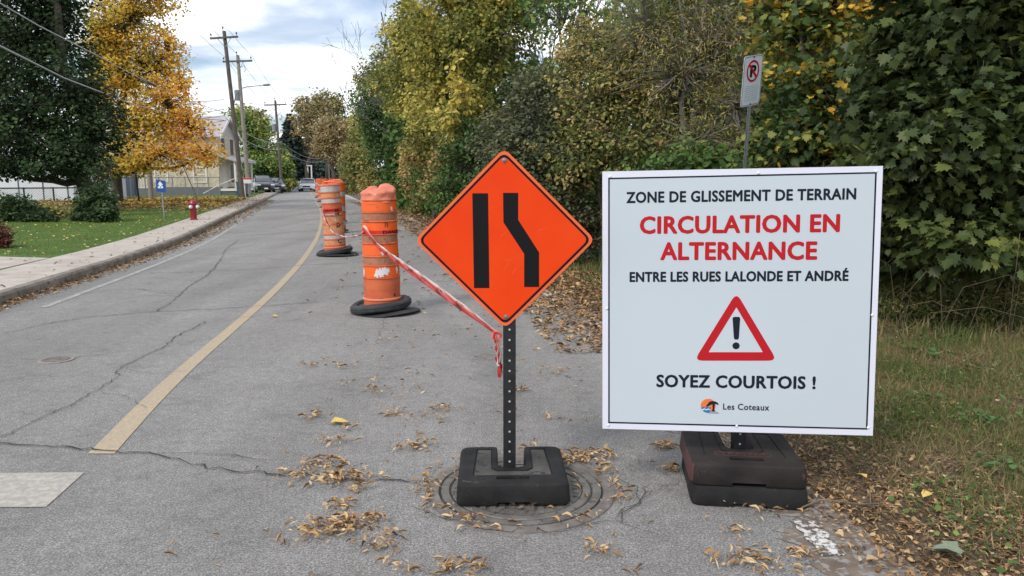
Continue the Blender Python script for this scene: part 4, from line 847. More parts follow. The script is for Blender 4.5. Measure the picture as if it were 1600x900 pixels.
# orange diamond sign
Md = pose((-.0339, 3.385, EYE - (EYE - 1.2074) * 3.385 / 3.5), -.01623, .00707, -.00519); uv = uvf(Md)
root = empty('diamond_sign', (0, 0, 0)); root.matrix_world = Md; tag(root, 'orange diamond sign on a perforated black post showing a lane narrowing from the right side', 'road sign')
D = .5885 * .7071
def diamond(k, r): return rounded([(0, k), (k, 0), (0, -k), (-k, 0)], r, 7)
MB().prism(diamond(D + .0, .038), 0, .003).build('plate', mt['sign_orange_edge'], root)
ring('border_line', diamond(D - .0175, .034), diamond(D - .0315, .028), -.0014, 0, mt['sign_black'], root)
MB().prism(diamond(D - .033, .027), -.0010, -.0001).build('face', mt['sign_orange'], root)
c5 = lambda a, b: uv(640 + a / 3, 220 + b / 3)
MB().prism([c5(294, 246), c5(368, 246), c5(374, 690), c5(302, 690)], -.0016, -.0011).build('lane_edge_symbol', mt['sign_black'], root)
rp = [c5(*q) for q in ((438, 244), (509, 244), (509, 370), (607, 523), (607, 685), (537, 685), (537, 530), (440, 382))]
MB().prism(rp, -.0016, -.0011).build('narrowing_symbol', mt['sign_black'], root)
rr = random.Random(21); mb = MB()
for k in range(9):
    x, z = rr.uniform(-.2, .2), rr.uniform(-.18, .18); an = rr.uniform(.3, 1.1); ln = rr.uniform(.03, .16); dx, dz = math.cos(an) * ln, math.sin(an) * ln; t_ = .0005
    if abs(x + dx) + abs(z + dz) < .33: mb.add([(x - t_, -.00125, z + t_), (x + t_, -.00125, z - t_), (x + dx, -.00125, z + dz)], [(0, 1, 2)])
mb.build('scratches', M('scratched_orange', (.80, .16, .06), .6), root)['kind'] = 'stuff'
for a, b in ((444, 92), (452, 825)):
    q = c5(a, b); o = MB().lathe([(.0115, 0), (.0115, .0022), (.007, .003), (.007, .006), (.003, .0075), (0, .0075)], 12).build('bolt', mt['bolt'], root, sm=40)
    o.rotation_euler = (math.pi / 2, 0, 0); o.location = (q[0], -.001, q[1])
pr = empty('post', (0, 0, 0)); pr.parent = root; pr.matrix_parent_inverse = Md.inverted(); pr['label'] = 'black square post with a row of round holes'
perforated_post(pr, -.012, 3.424, .02, 1.56)
# white message sign
Mb = pose((1.041, 3.36, .9278), -.13317, -.04458, -.018966); uv = uvf(Mb)
root = empty('message_sign', (0, 0, 0)); root.matrix_world = Mb; tag(root, 'large square white notice with red and black lettering and a warning triangle', 'sign')
w2, h2 = 1.2364 / 2, 1.2285 / 2
MB().box((0, .011, 0), (w2 * 2, .018, h2 * 2)).build('core', mt['sign_edge'], root)
MB().box((0, .0005, 0), (w2 * 2 - .002, .003, h2 * 2 - .002)).build('panel', mt['sign_rim'], root)
bc = [uv(951.5, 279), uv(1368.5, 270), uv(1354, 670), uv(951.5, 660)]
def inset(pts, k):
    cx = sum(p[0] for p in pts) / 4; cz = sum(p[1] for p in pts) / 4
    return [(p[0] + (k if p[0] < cx else -k), p[1] + (k if p[1] < cz else -k)) for p in pts]
ring('border_line', inset(bc, -.0036), inset(bc, .0036), -.0018, -.001, mt['navy'], root)
MB().prism(inset(bc, .0038), -.0013, -.001).build('face', mt['sign_white'], root)
def line(body, a, b, cap, mat, **k):
    p, q = uv(*a), uv(*b); c = ((p[0] + q[0]) / 2, (p[1] + q[1]) / 2); capm = abs(uv(a[0], a[1] - cap / 2)[1] - uv(a[0], a[1] + cap / 2)[1]) * .5 + abs(uv(b[0], b[1] - cap / 2)[1] - uv(b[0], b[1] + cap / 2)[1]) * .5
    return lettering(body, p[0], q[0], c[1], capm, mat, root, -.0019, slope=(q[1] - p[1]) / (q[0] - p[0]), **k)
line('ZONE DE GLISSEMENT DE TERRAIN', (979.5, 308.8), (1337, 302.8), 16.3, mt['navy'], off=.026)
line('CIRCULATION EN', (1001, 352), (1311, 348.5), 25.5, mt['red'], off=.027)
line('ALTERNANCE', (1033, 392.6), (1275.5, 391.5), 26, mt['red'], off=.027)
line('ENTRE LES RUES LALONDE ET ANDRÉ', (984.5, 432.8), (1325, 430.8), 14.6, mt['navy'], off=.030)
line('SOYEZ COURTOIS !', (1026.5, 595), (1273.5, 598), 18.2, mt['navy'], off=.026)
line('Les Coteaux', (1130, 635), (1201.5, 636.6), 9.2, mt['navy'], off=.016, space=1.08)
tri = rounded([uv(1150.5, 457), uv(1214, 563.5), uv(1084.5, 563.5)], .022, 4); tri2 = rounded([uv(1150.5, 480), uv(1192, 550.2), uv(1107, 550.2)], .002, 4)
ring('warning_triangle', tri, tri2, -.0019, -.0014, mt['red'], root)
ex = [uv(1150.5 + a, b) for a, b in ((-6, 497), (-4, 495), (4, 495), (6, 497), (4, 528), (2.5, 530.5), (-2.5, 530.5), (-4, 528))]
MB().prism(ex, -.0019, -.0014).build('exclamation_stroke', mt['navy'], root)
MB().prism(disc(.0165, 20, uv(1150, 540.2)), -.0019, -.0014).build('exclamation_dot', mt['navy'], root)
# town emblem: red-orange sun disc, blue wavy water, dark rounded tree-like shape on the right
lc = uv(1106.5, 634); rl = .0345; sc_ = rl / 12
def E_(pts): return [(lc[0] + a * sc_, lc[1] + b * sc_) for a, b in pts]
lg = MB().prism(disc(rl, 32, lc), -.0018, -.0014).build('emblem', M('emblem_orange', (.75, .13, .03), .45, (.85, .25, .04), 40), root)
MB().prism(E_([(-11.4, -3.5), (-8, -1), (-5, -3), (-2, -.5), (1, -2.6), (4, -1), (4, -11.3), (0, -12), (-4, -11.3), (-8, -9), (-10.5, -5.6)]), -.0022, -.0019).build('emblem_water', M('emblem_blue', (.02, .16, .38), .45), root)
MB().prism(E_([(-9.9, -6.2), (-6, -4.4), (-3, -6.2), (0, -4.4), (3, -6), (3, -7.4), (0, -5.8), (-3, -7.6), (-6, -5.8), (-9, -7.7)]), -.0025, -.0023).build('emblem_wave', mt['white_plain'], root)
MB().prism(E_([(-1, 3), (1, 6.5), (6, 8.5), (12, 7.6), (16, 4.6), (16.5, 1.6), (13, 3.2), (10.4, 3.6), (9.8, -5), (11.5, -10), (5, -10), (7, -5), (6.6, 3), (3, 1.2), (0, -.6), (-3, -1.4), (-3.4, .6)]), -.0029, -.0026).build('emblem_tree', mt['navy'], root)
MB().prism(E_([(4, -9.2), (14, -9.2), (18, -12.2), (0, -12.2)]), -.0033, -.003).build('emblem_ground', mt['grey_ink'], root)
c7 = lambda a, b: uv(930 + a / 2, 250 + b / 2)
for q in ((46, 52), (510, 41), (877, 35), (36, 464), (865, 484), (41, 828), (442, 831), (852, 836)):
    p = c7(*q); o = MB().lathe([(.0062, 0), (.006, .003), (.003, .0045), (0, .005)], 10).build('screw', mt['white_plain'], root, sm=60); o.rotation_euler = (math.pi / 2, 0, 0); o.location = (p[0], -.0015, p[1])
pr = empty('post', (0, 0, 0)); pr.parent = root; pr.matrix_parent_inverse = Mb.inverted(); pr['label'] = 'short black square post showing under the panel'
perforated_post(pr, 1.104, 3.443, .10, 1.45, .056)
# ------------------------------------------------------------------ manhole under the diamond sign
mc = G(814, 765); root = empty('manhole_cover', (mc.x, mc.y, 0)); tag(root, 'round cast iron manhole cover ringed with dead leaves under the orange sign base', 'manhole')
MB().lathe([(.455, -.01), (.452, .007), (.400, .010), (.396, .002), (.390, .002)], 64).build('frame', mt['iron_rim'], root, sm=40)
MB().lathe([(.388, 0), (.387, .010), (.350, .011), (.346, .006), (.338, .006), (.334, .011), (.300, .011), (.296, .007), (0, .007)], 64).build('lid', mt['iron'], root, sm=40)
MB().lathe([(.3965, .004), (.3885, .004)], 64, cap=False).build('groove', mt['crack'], root)
MB().lathe([(.3455, .0072), (.3385, .0072)], 64, cap=False).build('groove', mt['crack'], root)
MB().lathe([(.3001, .0102), (.294, .0102)], 64, cap=False).build('groove', mt['crack'], root)
mb = MB()
for i in range(-6, 7):
    for j in range(-6, 7):
        x, y = i * .044, j * .044
        if x * x + y * y < .285 ** 2 and not (abs(y) < .05 and abs(x) < .19): mb.box((x, y, .0095), (.027, .027, .005))
mb.build('studs', mt['iron'], root)['kind'] = 'stuff'
# ------------------------------------------------------------------ no parking sign
Mn = pose((2.2526, 7.117, 2.4014), .7024, .1623, -.1866); uvn = uvf(Mn); root = empty('parking_sign', (0, 0, 0)); root.matrix_world = Mn; tag(root, 'white no parking sign leaning on a steel post behind the big white sign', 'road sign')
wn, hn_ = .1525, .2285
rr_ = lambda k, r=.03: rounded([(-wn + k, -hn_ + k), (wn - k, -hn_ + k), (wn - k, hn_ - k), (-wn + k, hn_ - k)], r, 4)
MB().prism(rr_(0), 0, .003).build('plate', mt['np_face'], root)
ring('border_line', rr_(.007, .025), rr_(.011, .023), -.001, .0, mt['sign_black'], root)
cn = (0, .088); ring('prohibition_ring', disc(.100, 32, cn), disc(.080, 32, cn), -.0014, 0, mt['red'], root)
lettering('P', -.036, .044, cn[1], .098, mt['sign_black'], root, -.0012, off=.035)
MB().prism([(-.068, cn[1] + .050), (-.052, cn[1] + .066), (.068, cn[1] - .050), (.052, cn[1] - .066)], -.0040, -.0015).build('slash', mt['red'], root)
for i in range(8): MB().box((.0, -.0012, -.045 - i * .0185), (.22 if i % 3 else .20, .0012, .005)).build('print_line', mt['np_line'], root)
for z in (hn_ - .018, -hn_ + .016):
    o = MB().lathe([(.007, 0), (.007, .004), (0, .006)], 8).build('bolt', mt['sign_black'], root); o.rotation_euler = (math.pi / 2, 0, 0); o.location = (0, -.001, z)
mb = MB(); mb.box((0, .016, -1.15), (.012, .004, 2.75)); mb.box((-.012, .010, -1.15), (.018, .003, 2.75), Matrix.Rotation(.7, 3, 'Z')); mb.box((.012, .010, -1.15), (.018, .003, 2.75), Matrix.Rotation(-.7, 3, 'Z')); mb.box((-.022, .004, -1.15), (.010, .003, 2.75)); mb.box((.022, .004, -1.15), (.010, .003, 2.75))
mb.build('post', mt['galv'], root)
# ------------------------------------------------------------------ barrels
def barrel(px, d, base_y, rt, rb, H, tilt, seq, label, top='bag', seed=1, yaw=0, det=True, ring_r=.33, plate=True):
    c = P(px, 300, d); root = empty('traffic_barrel', (c.x, d, 0)); root.rotation_euler = (tilt[1], tilt[0], yaw); tag(root, label, 'traffic barrel', 'orange construction barrels along the closed lane')
    n = 32 if det else 18; rr = random.Random(seed); rad = lambda z: rb + (rt - rb) * z / H
    dent = lambda p: Vector((p.x * (1 + .012 * math.sin(p.z * 9 + seed + 3 * math.atan2(p.y, p.x))), p.y * (1 + .012 * math.cos(p.z * 8 + seed)), p.z))
    prof = [(rb + .004, .05)]
    for a, b, k in seq:
        prof += [(rad(a) + .002, a + .004), (rad(b) + .002, b - .006)] + ([(rad(b) + .012, b - .004), (rad(b) + .012, b + .004)] if True else [])
    prof += [(rad(H), H), (rad(H) - .03, H + .02), (0, H + .02)]
    MB().lathe(prof, n, fn=dent).build('drum', mt['drum'], root, sm=35)
    MB().lathe([(rad(.17) + .002, .155), (rad(.17) + .014, .16), (rad(.17) + .014, .175), (rad(.17) + .002, .18)], n, fn=dent).build('rib', mt['ridge'], root, sm=60)
    for a, b, k in seq:
        if not k: continue
        MB().lathe([(rad(a) + .0045, a + .010), (rad(b) + .0045, b - .012)], n, fn=dent).build('band', mt[k], root, sm=60)
    if top == 'bag':
        def bagf0(p): 
            w = math.atan2(p.y, p.x); k = 1 + .035 * math.sin(4 * w + p.z * 30) + .02 * math.sin(7 * w + 1 - p.z * 40); q = max(0, min(1, (p.z - H) / .1)); return Vector((p.x * k, p.y * k, p.z + (.012 * math.sin(2 * w + .4) + .008 * math.sin(5 * w) + .10 * p.x) * q))
        def bagf(p):
            p = bagf0(p); q = max(0, min(1, (p.z - H + .02) / .08)); d_ = mnoise.noise(p * 9 + Vector((3, 1, 0))) * .014 + mnoise.noise(p * 26) * .006 + abs(mnoise.noise(p * 16)) * -.016
            rad_ = Vector((p.x, p.y, 0)); L_ = rad_.length
            return p + (rad_ / L_ if L_ > 1e-4 else Vector()) * d_ * (.35 + .65 * q) + Vector((0, 0, d_ * q * 1.4))
        MB().lathe([(rt + .004, H - .03), (rt + .006, H + .0), (rt * 1.0, H + .02), (rt * .985, H + .035), (rt * .99, H + .05), (rt * 1.01, H + .07), (rt * 1.03, H + .085), (rt * .94, H + .11), (rt * .85, H + .118), (rt * .7, H + .140), (rt * .5, H + .145), (rt * .3, H + .147), (rt * .12, H + .145), (0, H + .145)], 64, fn=bagf).build('cover_bag', mt['bag'], root, sm=80)
    elif top == 'handle':
        MB().tube([(-rt * .7, 0, H + .01), (-rt * .55, 0, H + .06), (rt * .55, 0, H + .06), (rt * .7, 0, H + .01)], .016, 8).build('handle', mt['drum_hi'], root)
    # sliced tyre round the foot and rubber plate below
    if plate:
        MB().lathe([(.02, .004), (ring_r + .03, .004), (ring_r + .045, .014), (ring_r + .02, .03), (.02, .04)], 28, fn=lambda p: Vector((p.x * 1.03 + .04, p.y, p.z + .02 * math.sin(math.atan2(p.y, p.x) * 2 + seed)))).build('foot_plate', mt['tyre'], root, sm=50)
    pr_ = [(rb + .02, .045), (ring_r - .02, .035), (ring_r + .005, .05), (ring_r + .012, .085), (ring_r, .118), (ring_r - .035, .135), (ring_r - .065, .125), (rb + .035, .085), (rb + .015, .075)] if det else [(rb + .02, .03), (ring_r, .03), (ring_r, .06), (rb + .02, .075)]
    vt = MB().lathe(pr_, 36 if det else 20, fn=lambda p: Vector((p.x - .02, p.y, p.z + p.x * .10 + .008 * math.sin(3 * math.atan2(p.y, p.x))))).build('tyre_ring', mt['tyre'], root, sm=40)
    if det:
        for zz in (.070, .098): MB().lathe([(ring_r + .006, zz - .004), (ring_r + .017, zz - .002), (ring_r + .017, zz + .003), (ring_r + .006, zz + .005)], 36, fn=lambda p: Vector((p.x - .02, p.y, p.z + p.x * .10))).build('tread_rib', mt['tyre'], vt, sm=40)
    return root, rad
def on_drum(root, me, rad, ang0, z0, mat, name, lift=.0085):   # wraps a flat mesh (x along, z up) round a drum
    a = np.empty(len(me.vertices) * 3); me.vertices.foreach_get('co', a); a = a.reshape(-1, 3); z = a[:, 2] + z0; r = np.array([rad(q) for q in z]) + lift; w = ang0 + a[:, 0] / r
    me.vertices.foreach_set('co', np.stack([np.cos(w) * r, np.sin(w) * r, z], 1).ravel()); me.update(); return link(name, me, root, mat=mat)
def flat(body, w, cap, off=.03):
    me, a = textmesh(body, off); s = cap / .72; a = a * s; k = w / (a[:, 0].max() - a[:, 0].min()); X = (a[:, 0] - a[:, 0].min()) * k
    me.vertices.foreach_set('co', np.stack([X, np.zeros(len(X)), a[:, 1]], 1).ravel()); return me
zq = lambda yc: P(593, 250 + yc / 3.46, 8.0).z
def patch(w, h, seed, n=14):
    rr = random.Random(seed); o = []
    for k in range(n * 2): t = 2 * math.pi * k / (n * 2); q = rr.uniform(.45, 1.1); o.append((w / 2 * math.cos(t) * q, h / 2 * math.sin(t) * q))
    me = bpy.data.meshes.new('patch'); me.from_pydata([(x, 0, z) for x, z in o], [], [tuple(range(len(o)))]); return me
H1 = zq(218)
seq1 = [(zq(712), zq(642), 'drum'), (zq(640), zq(575), 'drum_hi'), (zq(572), zq(525), 'drum_dull'), (zq(520), zq(455), 'drum_hi'), (zq(450), zq(405), 'drum_dull'), (zq(400), zq(335), 'drum_hi'), (zq(330), zq(285), 'drum_dull'), (zq(282), zq(219), 'drum_hi')]
b1, rad1 = barrel(593.5, 8.2, 0, .186, .203, H1, (R(-.8), 0), seq1, 'nearest orange barrel with a crumpled plastic cover, standing in sliced tyres', 'bag', 3)
front = -math.pi / 2
zt = zq(393)
MB().lathe([(rad1(zt) + .0075, zt - .022), (rad1(zt) + .0075, zt + .022)], 32).build('tape_wrap', mt['tape_red'], b1, sm=60)
on_drum(b1, flat('DANGER', .30, .036), rad1, front + .35, zt - .018, mt['sign_black'], 'lettering')
for (a, z, w, h, s) in ((.08, 608, .09, .12, 1), (.30, 605, .08, .12, 2), (.50, 600, .07, .09, 3), (-.08, 615, .06, .10, 4), (.22, 622, .14, .05, 5), (.40, 503, .12, .030, 6), (.30, 508, .03, .05, 7), (-1.0, 610, .05, .12, 8), (1.15, 600, .05, .10, 9), (.95, 265, .04, .06, 10)):
    on_drum(b1, patch(w, h, s), rad1, front + a, zq(z), mt['scrape'], 'scrape')
for (a, z, w, h, s) in ((.35, 625, .04, .03, 31), (.5, 350, .012, .07, 32), (.62, 352, .012, .07, 33), (-.3, 240, .14, .010, 34), (.1, 255, .015, .05, 35), (.9, 735, .02, .05, 36)):
    on_drum(b1, patch(w, h, s), rad1, front + a, zq(z), mt['sign_black'] if s in (32, 33, 36) else mt['drum_dull'], 'scuff', .0092)
z2 = lambda yc: P(520, 250 + yc / 3.46, 14.15).z
seq2 = [(z2(464), z2(432), 'drum_dirty'), (z2(430), z2(405), 'drum_grey'), (z2(402), z2(350), 'drum_dirty'), (z2(345), z2(303), 'drum_dirty'), (z2(300), z2(286), 'drum_grey'), (z2(284), z2(236), 'drum'), (z2(235), z2(208), 'drum_grey'), (z2(206), z2(177), 'drum_dirty'), (z2(175), z2(138), 'drum_grey')]
b2, rad2 = barrel(521.5, 14.35, 0, .178, .205, z2(134), (R(-3.2), 0), seq2, 'leaning second barrel with grey reflective bands and the tape tied round it', 'handle', 5, ring_r=.34)
zt = z2(273)
MB().lathe([(rad2(zt) + .0075, zt - .034), (rad2(zt) + .0075, zt + .034)], 32).build('tape_wrap', mt['tape_red'], b2, sm=60)
on_drum(b2, flat('DANGER', .30, .045), rad2, front - .55, zt - .022, mt['sign_black'], 'lettering')
for i, (t_, z) in enumerate((('N', 295), ('D', 360), ('C', 445))): on_drum(b2, flat(t_, .075, .08), rad2, front + .55, z2(z) - .02, mt['sign_black'], 'lettering')
seqf = [(.20, .36, 'drum_grey'), (.40, .56, 'drum_hi'), (.60, .76, 'drum_grey'), (.80, .96, 'drum_hi'), (1.0, 1.14, 'drum_grey'), (1.17, 1.32, 'drum_hi')]
for px, d, ti, lab in ((526.5, 20.4, 1.5, 'third orange barrel, partly hidden behind the leaning second one'), (528, 24.6, -1, 'fourth orange barrel, peeping out right behind the second and third'), (518, 30, 2, 'fifth orange barrel in the row behind the leaning second one'),
                       (508, 38, 1, 'distant orange barrel just left of the leaning one'), (502, 47, -1, 'small far barrel second from the farthest, left of the leaning barrel'), (497, 57, 1, 'farthest orange barrel standing clear at the left end of the row')):
    barrel(px, d, 0, .18, .205, 1.38, (R(ti), 0), seqf, lab, 'handle', int(d), det=False, ring_r=.30, plate=False)
# ------------------------------------------------------------------ danger tape
def ribbon(pts, widths, tw, name, parent, text=None, n=70, seed=0, tmat=None):
    P_ = [Vector(p) for p in pts]; rr = random.Random(seed); cs = []; seg = [0]
    for i in range(len(P_) - 1): seg.append(seg[-1] + (P_[i + 1] - P_[i]).length)
    def at(s):
        s = min(max(s, 0), seg[-1] - 1e-6); i = max(k for k in range(len(seg) - 1) if seg[k] <= s); t = (s - seg[i]) / (seg[i + 1] - seg[i])
        p0, p1, p2, p3 = P_[max(i - 1, 0)], P_[i], P_[i + 1], P_[min(i + 2, len(P_) - 1)]
        return .5 * ((2 * p1) + (p2 - p0) * t + (2 * p0 - 5 * p1 + 4 * p2 - p3) * t * t + (3 * p1 - p0 - 3 * p2 + p3) * t ** 3)
    def fr(s):
        q = at(s); t = (at(s + .02) - at(s - .02)).normalized(); side = Vector((0, 0, 1)); side = (side - t * side.dot(t)).normalized(); b = t.cross(side); u = s / seg[-1]
        a = float(np.interp(u, [k[0] for k in tw], [k[1] for k in tw])); w = float(np.interp(u, [k[0] for k in widths], [k[1] for k in widths]))
        return q, (side * math.cos(a) + b * math.sin(a)) * w, (b * math.cos(a) - side * math.sin(a))
    cols = [-.5, -.3, -.1, .1, .3, .42, .5]; v = []; ti = []; f = []
    for i in range(n + 1):
        q, sd_, nn = fr(seg[-1] * i / n)
        for c in cols: v.append(q + sd_ * c + nn * (.010 * math.sin(c * 9 + i * .35) + .004 * math.sin(i * 1.3 + c * 4))); ti.append(c + .5 + .05 * math.sin(i * .8 + c * 3))
    k = len(cols)
    for i in range(n):
        for j in range(k - 1): a = i * k + j; f.append((a, a + 1, a + k + 1, a + k))
    me = npmesh(name, np.array([tuple(p) for p in v]), [np.array(f)], np.clip(ti, 0, 1), True); o = link(name, me, parent, mat=tmat)
    if text:
        L_, cap, rep = text; s0 = .25
        while s0 < seg[-1] - .7:
            tm, a = textmesh(L_, .02); a = a * (cap / .72); 
            co = []
            for x, y, _ in a: q, sd_, nn = fr(s0 + x); co.append(tuple(q + sd_ * ((y / cap - .5) * cap / max(sd_.length, 1e-3) - .08) + nn * (-.004 if nn.y > 0 else .004)))
            tm.vertices.foreach_set('co', np.array(co).ravel()); tm.update(); link('lettering', tm, o, mat=mt['sign_black']); s0 += rep
    return o
tm_ = leafmat('red_white_tape', [(.50, .02, .018), (.58, .045, .035), (.60, .07, .055), (.60, .10, .08), (.72, .50, .46), (.85, .82, .80)], rough=.25, trans=.25)  # red and white tape; the white upper edge also paints in a highlight
root = empty('caution_tape', (-1.49, 8.0, 1.0)); tag(root, 'red and white danger tape strung from the leaning barrel to the orange sign post', 'tape')
ro = Vector(root.location)
q4 = lambda a, b, d: P(460 + a / 3.46, 250 + b / 3.46, d) - ro
ribbon([q4(152, 268, 14.15), q4(165, 315, 13.6), q4(195, 372, 12.4), q4(240, 405, 11), q4(300, 415, 9.6), q4(345, 408, 8.6), q4(376, 390, 8.02)], [(0, .075), (.3, .06), (.6, .035), (1, .03)], [(0, .5), (.35, 1.0), (.6, 1.5), (1, 1.2)], 'far_span', root, seed=1, tmat=tm_)
ribbon([q4(372, 362, 8.0), P(592, 385, 7.6) - ro, P(630, 414, 6.3) - ro, P(668, 441, 5.2) - ro, P(708, 470, 4.35) - ro, P(748, 499, 3.75) - ro, P(776, 521, 3.44) - ro], [(0, .045), (.5, .055), (.85, .04), (1, .016)], [(0, -.2), (.4, -.5), (.8, -.7), (1, -.6)], 'near_span', root, ('DANGER', .030, .62), n=110, seed=2, tmat=tm_)
# knot and tails at the post
mb = MB(); rr = random.Random(4)
for k in range(4):
    z = 1.063 + k * .009; w = .034; x0, y0 = -.012, 3.424; o_ = [(x0 - w, y0 - w), (x0 + w, y0 - w), (x0 + w, y0 + w), (x0 - w, y0 + w)]
    a = [Vector((x, y, z + rr.uniform(-.004, .004))) - ro for x, y in o_]; a.append(a[0]); v = []
    for p in a: v += [p + Vector((0, 0, -.009)), p + Vector((0, 0, .009))]
    mb.add(v, [(2 * i, 2 * i + 2, 2 * i + 3, 2 * i + 1) for i in range(4)])
mb.build('post_wrap', M('clear_red_tape', (.30, .025, .02), .3, (.45, .05, .04), 60), root)
mb = MB()
for k in range(3):
    c = P(776, 524, 3.39) - ro; r_ = .013 + .004 * k; mb.tube([c + Vector((r_ * math.cos(w + k), -.004 * k + .004 * math.sin(2 * w), r_ * math.sin(w + k))) for w in np.linspace(0, 6.2, 14)], .0045, 6)
mb.build('knot', M('knot_red', (.62, .04, .03), .3, (.75, .16, .12), 50), root)
for s_, pts in enumerate(([(777, 524), (779, 545), (781, 565), (780, 590)], [(774, 524), (776, 540), (777, 552), (779, 572)])):
    ribbon([P(a, b, 3.385 - .004 * s_) - ro for a, b in pts], [(0, .012), (.5, .016), (1, .008)], [(0, .3), (1, 1.2)], 'tape_tail', root, n=16, seed=5 + s_, tmat=tm_)
# ------------------------------------------------------------------ single big fallen leaves and a twig
def single_leaf(px, py, size, ang, col, label, tem=T_maple, z=.012, zf=None, name='fallen_leaf'):
    p = G(px, py); V, F = tem(); V = V.copy(); V[:, 2] += .10 * np.sin(V[:, 1] * 5) + .18 * V[:, 0] ** 2
    me = npmesh(name, V * size, F, None, True); o = link(name, me, loc=(p.x, p.y, (zf if zf is not None else 0) + z), mat=col); o.rotation_euler = (.08, .1, ang); tag(o, label, 'leaf'); return o
ylf = M('yellow_leaf', (.60, .40, .10), .7, (.70, .52, .16), 60); tan = M('tan_leaf', (.50, .38, .20), .8, (.40, .26, .12), 50); grn = M('grey_green_leaf_back', (.16, .20, .13), .8, (.22, .26, .18), 40); gl = M('fresh_green_leaf', (.12, .28, .05), .6)
single_leaf(516, 664, .115, -1.25, ylf, 'large yellow leaf lying flat on the asphalt left of the diamond sign', T_ovate)
single_leaf(1196, 600, .08, 1.0, ylf, 'yellow leaf hidden in shade', T_ovate) if False else None
single_leaf(735, 592 - 0, .03, .5, gl, 'tiny green leaf on the asphalt left of the sign post', T_ovate)
vg = lambda px, py: vergez(G(px, py).x, G(px, py).y)
single_leaf(1500, 890, .13, .9, grn, 'large grey green maple leaf face down in the litter at the bottom right', T_maple, zf=vg(1500, 890), z=.045)
single_leaf(1452, 800, .075, 2.2, ylf, 'yellow leaf lying in the verge grass above the grey green maple leaf', T_ovate, zf=vg(1460, 800), z=.05)
single_leaf(1352, 770, .06, .3, ylf, 'small yellow leaf in the grass right of the stacked rubber bases', T_ovate, zf=vg(1352, 770), z=.05)
single_leaf(1352, 888, .055, -1.4, tan, 'pale tan leaf in the litter right of the flaked white line', T_ovate, zf=vg(1352, 888), z=.04)
single_leaf(424, 496, .08, -1.4, ylf, 'small yellow leaf on the asphalt left of the nearest barrel', T_ovate)
a = G(1252, 803); b = G(1400, 800); tw = empty('fallen_twig', (a.x, a.y, .03)); tag(tw, 'thin bare twig lying on the verge beside the stacked rubber bases', 'twig')
pts = [Vector((0, 0, 0))] + [(b - a) * t + Vector((0, .012 * math.sin(t * 9), .02 + .012 * math.sin(t * 6))) for t in (.2, .4, .6, .8, 1)]
MB().tube(pts, [.004, .0045, .004, .0035, .003, .002], 6).build('stick', mt['twig'], tw); MB().tube([pts[3], pts[3] + Vector((.06, .05, .02)), pts[3] + Vector((.12, .07, .01))], [.0025, .002, .001], 5).build('side_twig', mt['twig'], tw)
# weeds in the verge
def weed(px, py, r, n, seed, label, size=.05):
    p = G(px, py); z = vergez(p.x, p.y); root = empty('weed_plant', (p.x, p.y, z)); tag(root, label, 'weed'); g = np.random.default_rng(seed); q = g.normal(size=(n, 2)) * r
    pos = np.stack([q[:, 0], q[:, 1], .02 + .05 * g.random(n)], 1); place(T_ovate(), pos, np.array([0, 0, 1.]) + g.normal(size=(n, 3)) * .3, np.concatenate([q, np.full((n, 1), .02)], 1), size * (.6 + .7 * g.random(n)), .75 + .2 * g.normal(size=n), 'leaves', leafmat('weed_leaf', [(.04, .09, .03), (.08, .17, .05), (.13, .24, .08)]), root)
    MB().tube([(0, 0, 0), (.01, .01, .05)], [.004, .002], 5).build('stem', mt['twig'], root)
weed(1530, 678, .07, 40, 1, 'leafy green weed in the verge beside the lower right part of the white sign'); weed(1590, 662, .08, 40, 2, 'bright green weed at the very right edge of the verge'); weed(1430, 640, .06, 26, 3, 'small green weed just right of the bottom corner of the white sign'); weed(1470, 575, .10, 30, 4, 'low weed near the foot of the bramble bank')
weed(1580, 750, .07, 26, 5, 'dull green weed at the right edge below the bright green one')
# ------------------------------------------------------------------ left lawn: hydrant, arrow sign, posts
p = G(303, 343, .14); root = empty('fire_hydrant', (p.x, p.y, .13)); tag(root, 'red fire hydrant with white caps standing behind the pavement', 'hydrant')
MB().lathe([(.13, -.02), (.13, .03), (.10, .04), (.10, .30), (.105, .31)], 20).build('barrel', mt['hyd'], root, sm=40)
MB().lathe([(.105, .312), (.12, .33), (.12, .50), (.135, .51), (.135, .54), (.12, .555), (.115, .59), (.085, .64), (.04, .665), (.035, .70), (0, .70)], 20).build('bonnet', mt['hyd'], root, sm=40)
for (x, y, ry) in ((-.02, -.12, 0), (.12, -.02, 1)):
    o = MB().lathe([(.055, 0), (.055, .05), (.045, .065), (.02, .07), (.02, .09), (0, .09)], 14).build('outlet_cap', mt['white_plain'], root, sm=40); o.location = (x, y, .43); o.rotation_euler = (math.pi / 2, 0, 0) if not ry else (0, math.pi / 2, 0)
MB().box((0, -.19, .43), (.02, .02, .05)).build('cap_nut', mt['white_plain'], root)
p = P(257, 342, 24.8); root = empty('arrow_sign', (p.x, p.y, .13)); tag(root, 'blue sign with white arrow and emblem on a thin post on the lawn', 'sign'); root.rotation_euler = (0, R(-1.5), 0)
MB().box((0, 0, .62), (.035, .03, 1.24)).build('post', mt['galv'], root)
MB().prism(rounded([(-.17, .93), (.15, .88), (.17, 1.27), (-.15, 1.32)], .02, 3), -.03, -.022).build('plate', mt['blue'], root)
MB().prism([(-.02, 1.26), (-.10, 1.15), (-.055, 1.15), (-.055, 1.10), (-.10, 1.10), (-.10, 1.03), (.07, 1.03), (.07, 1.10), (.03, 1.10), (.03, 1.14), (.08, 1.14)], -.036, -.031).build('arrow', mt['white_plain'], root)
MB().prism(disc(.022, 10, (-.012, 1.07)), -.04, -.037).build('emblem', mt['blue'], root)
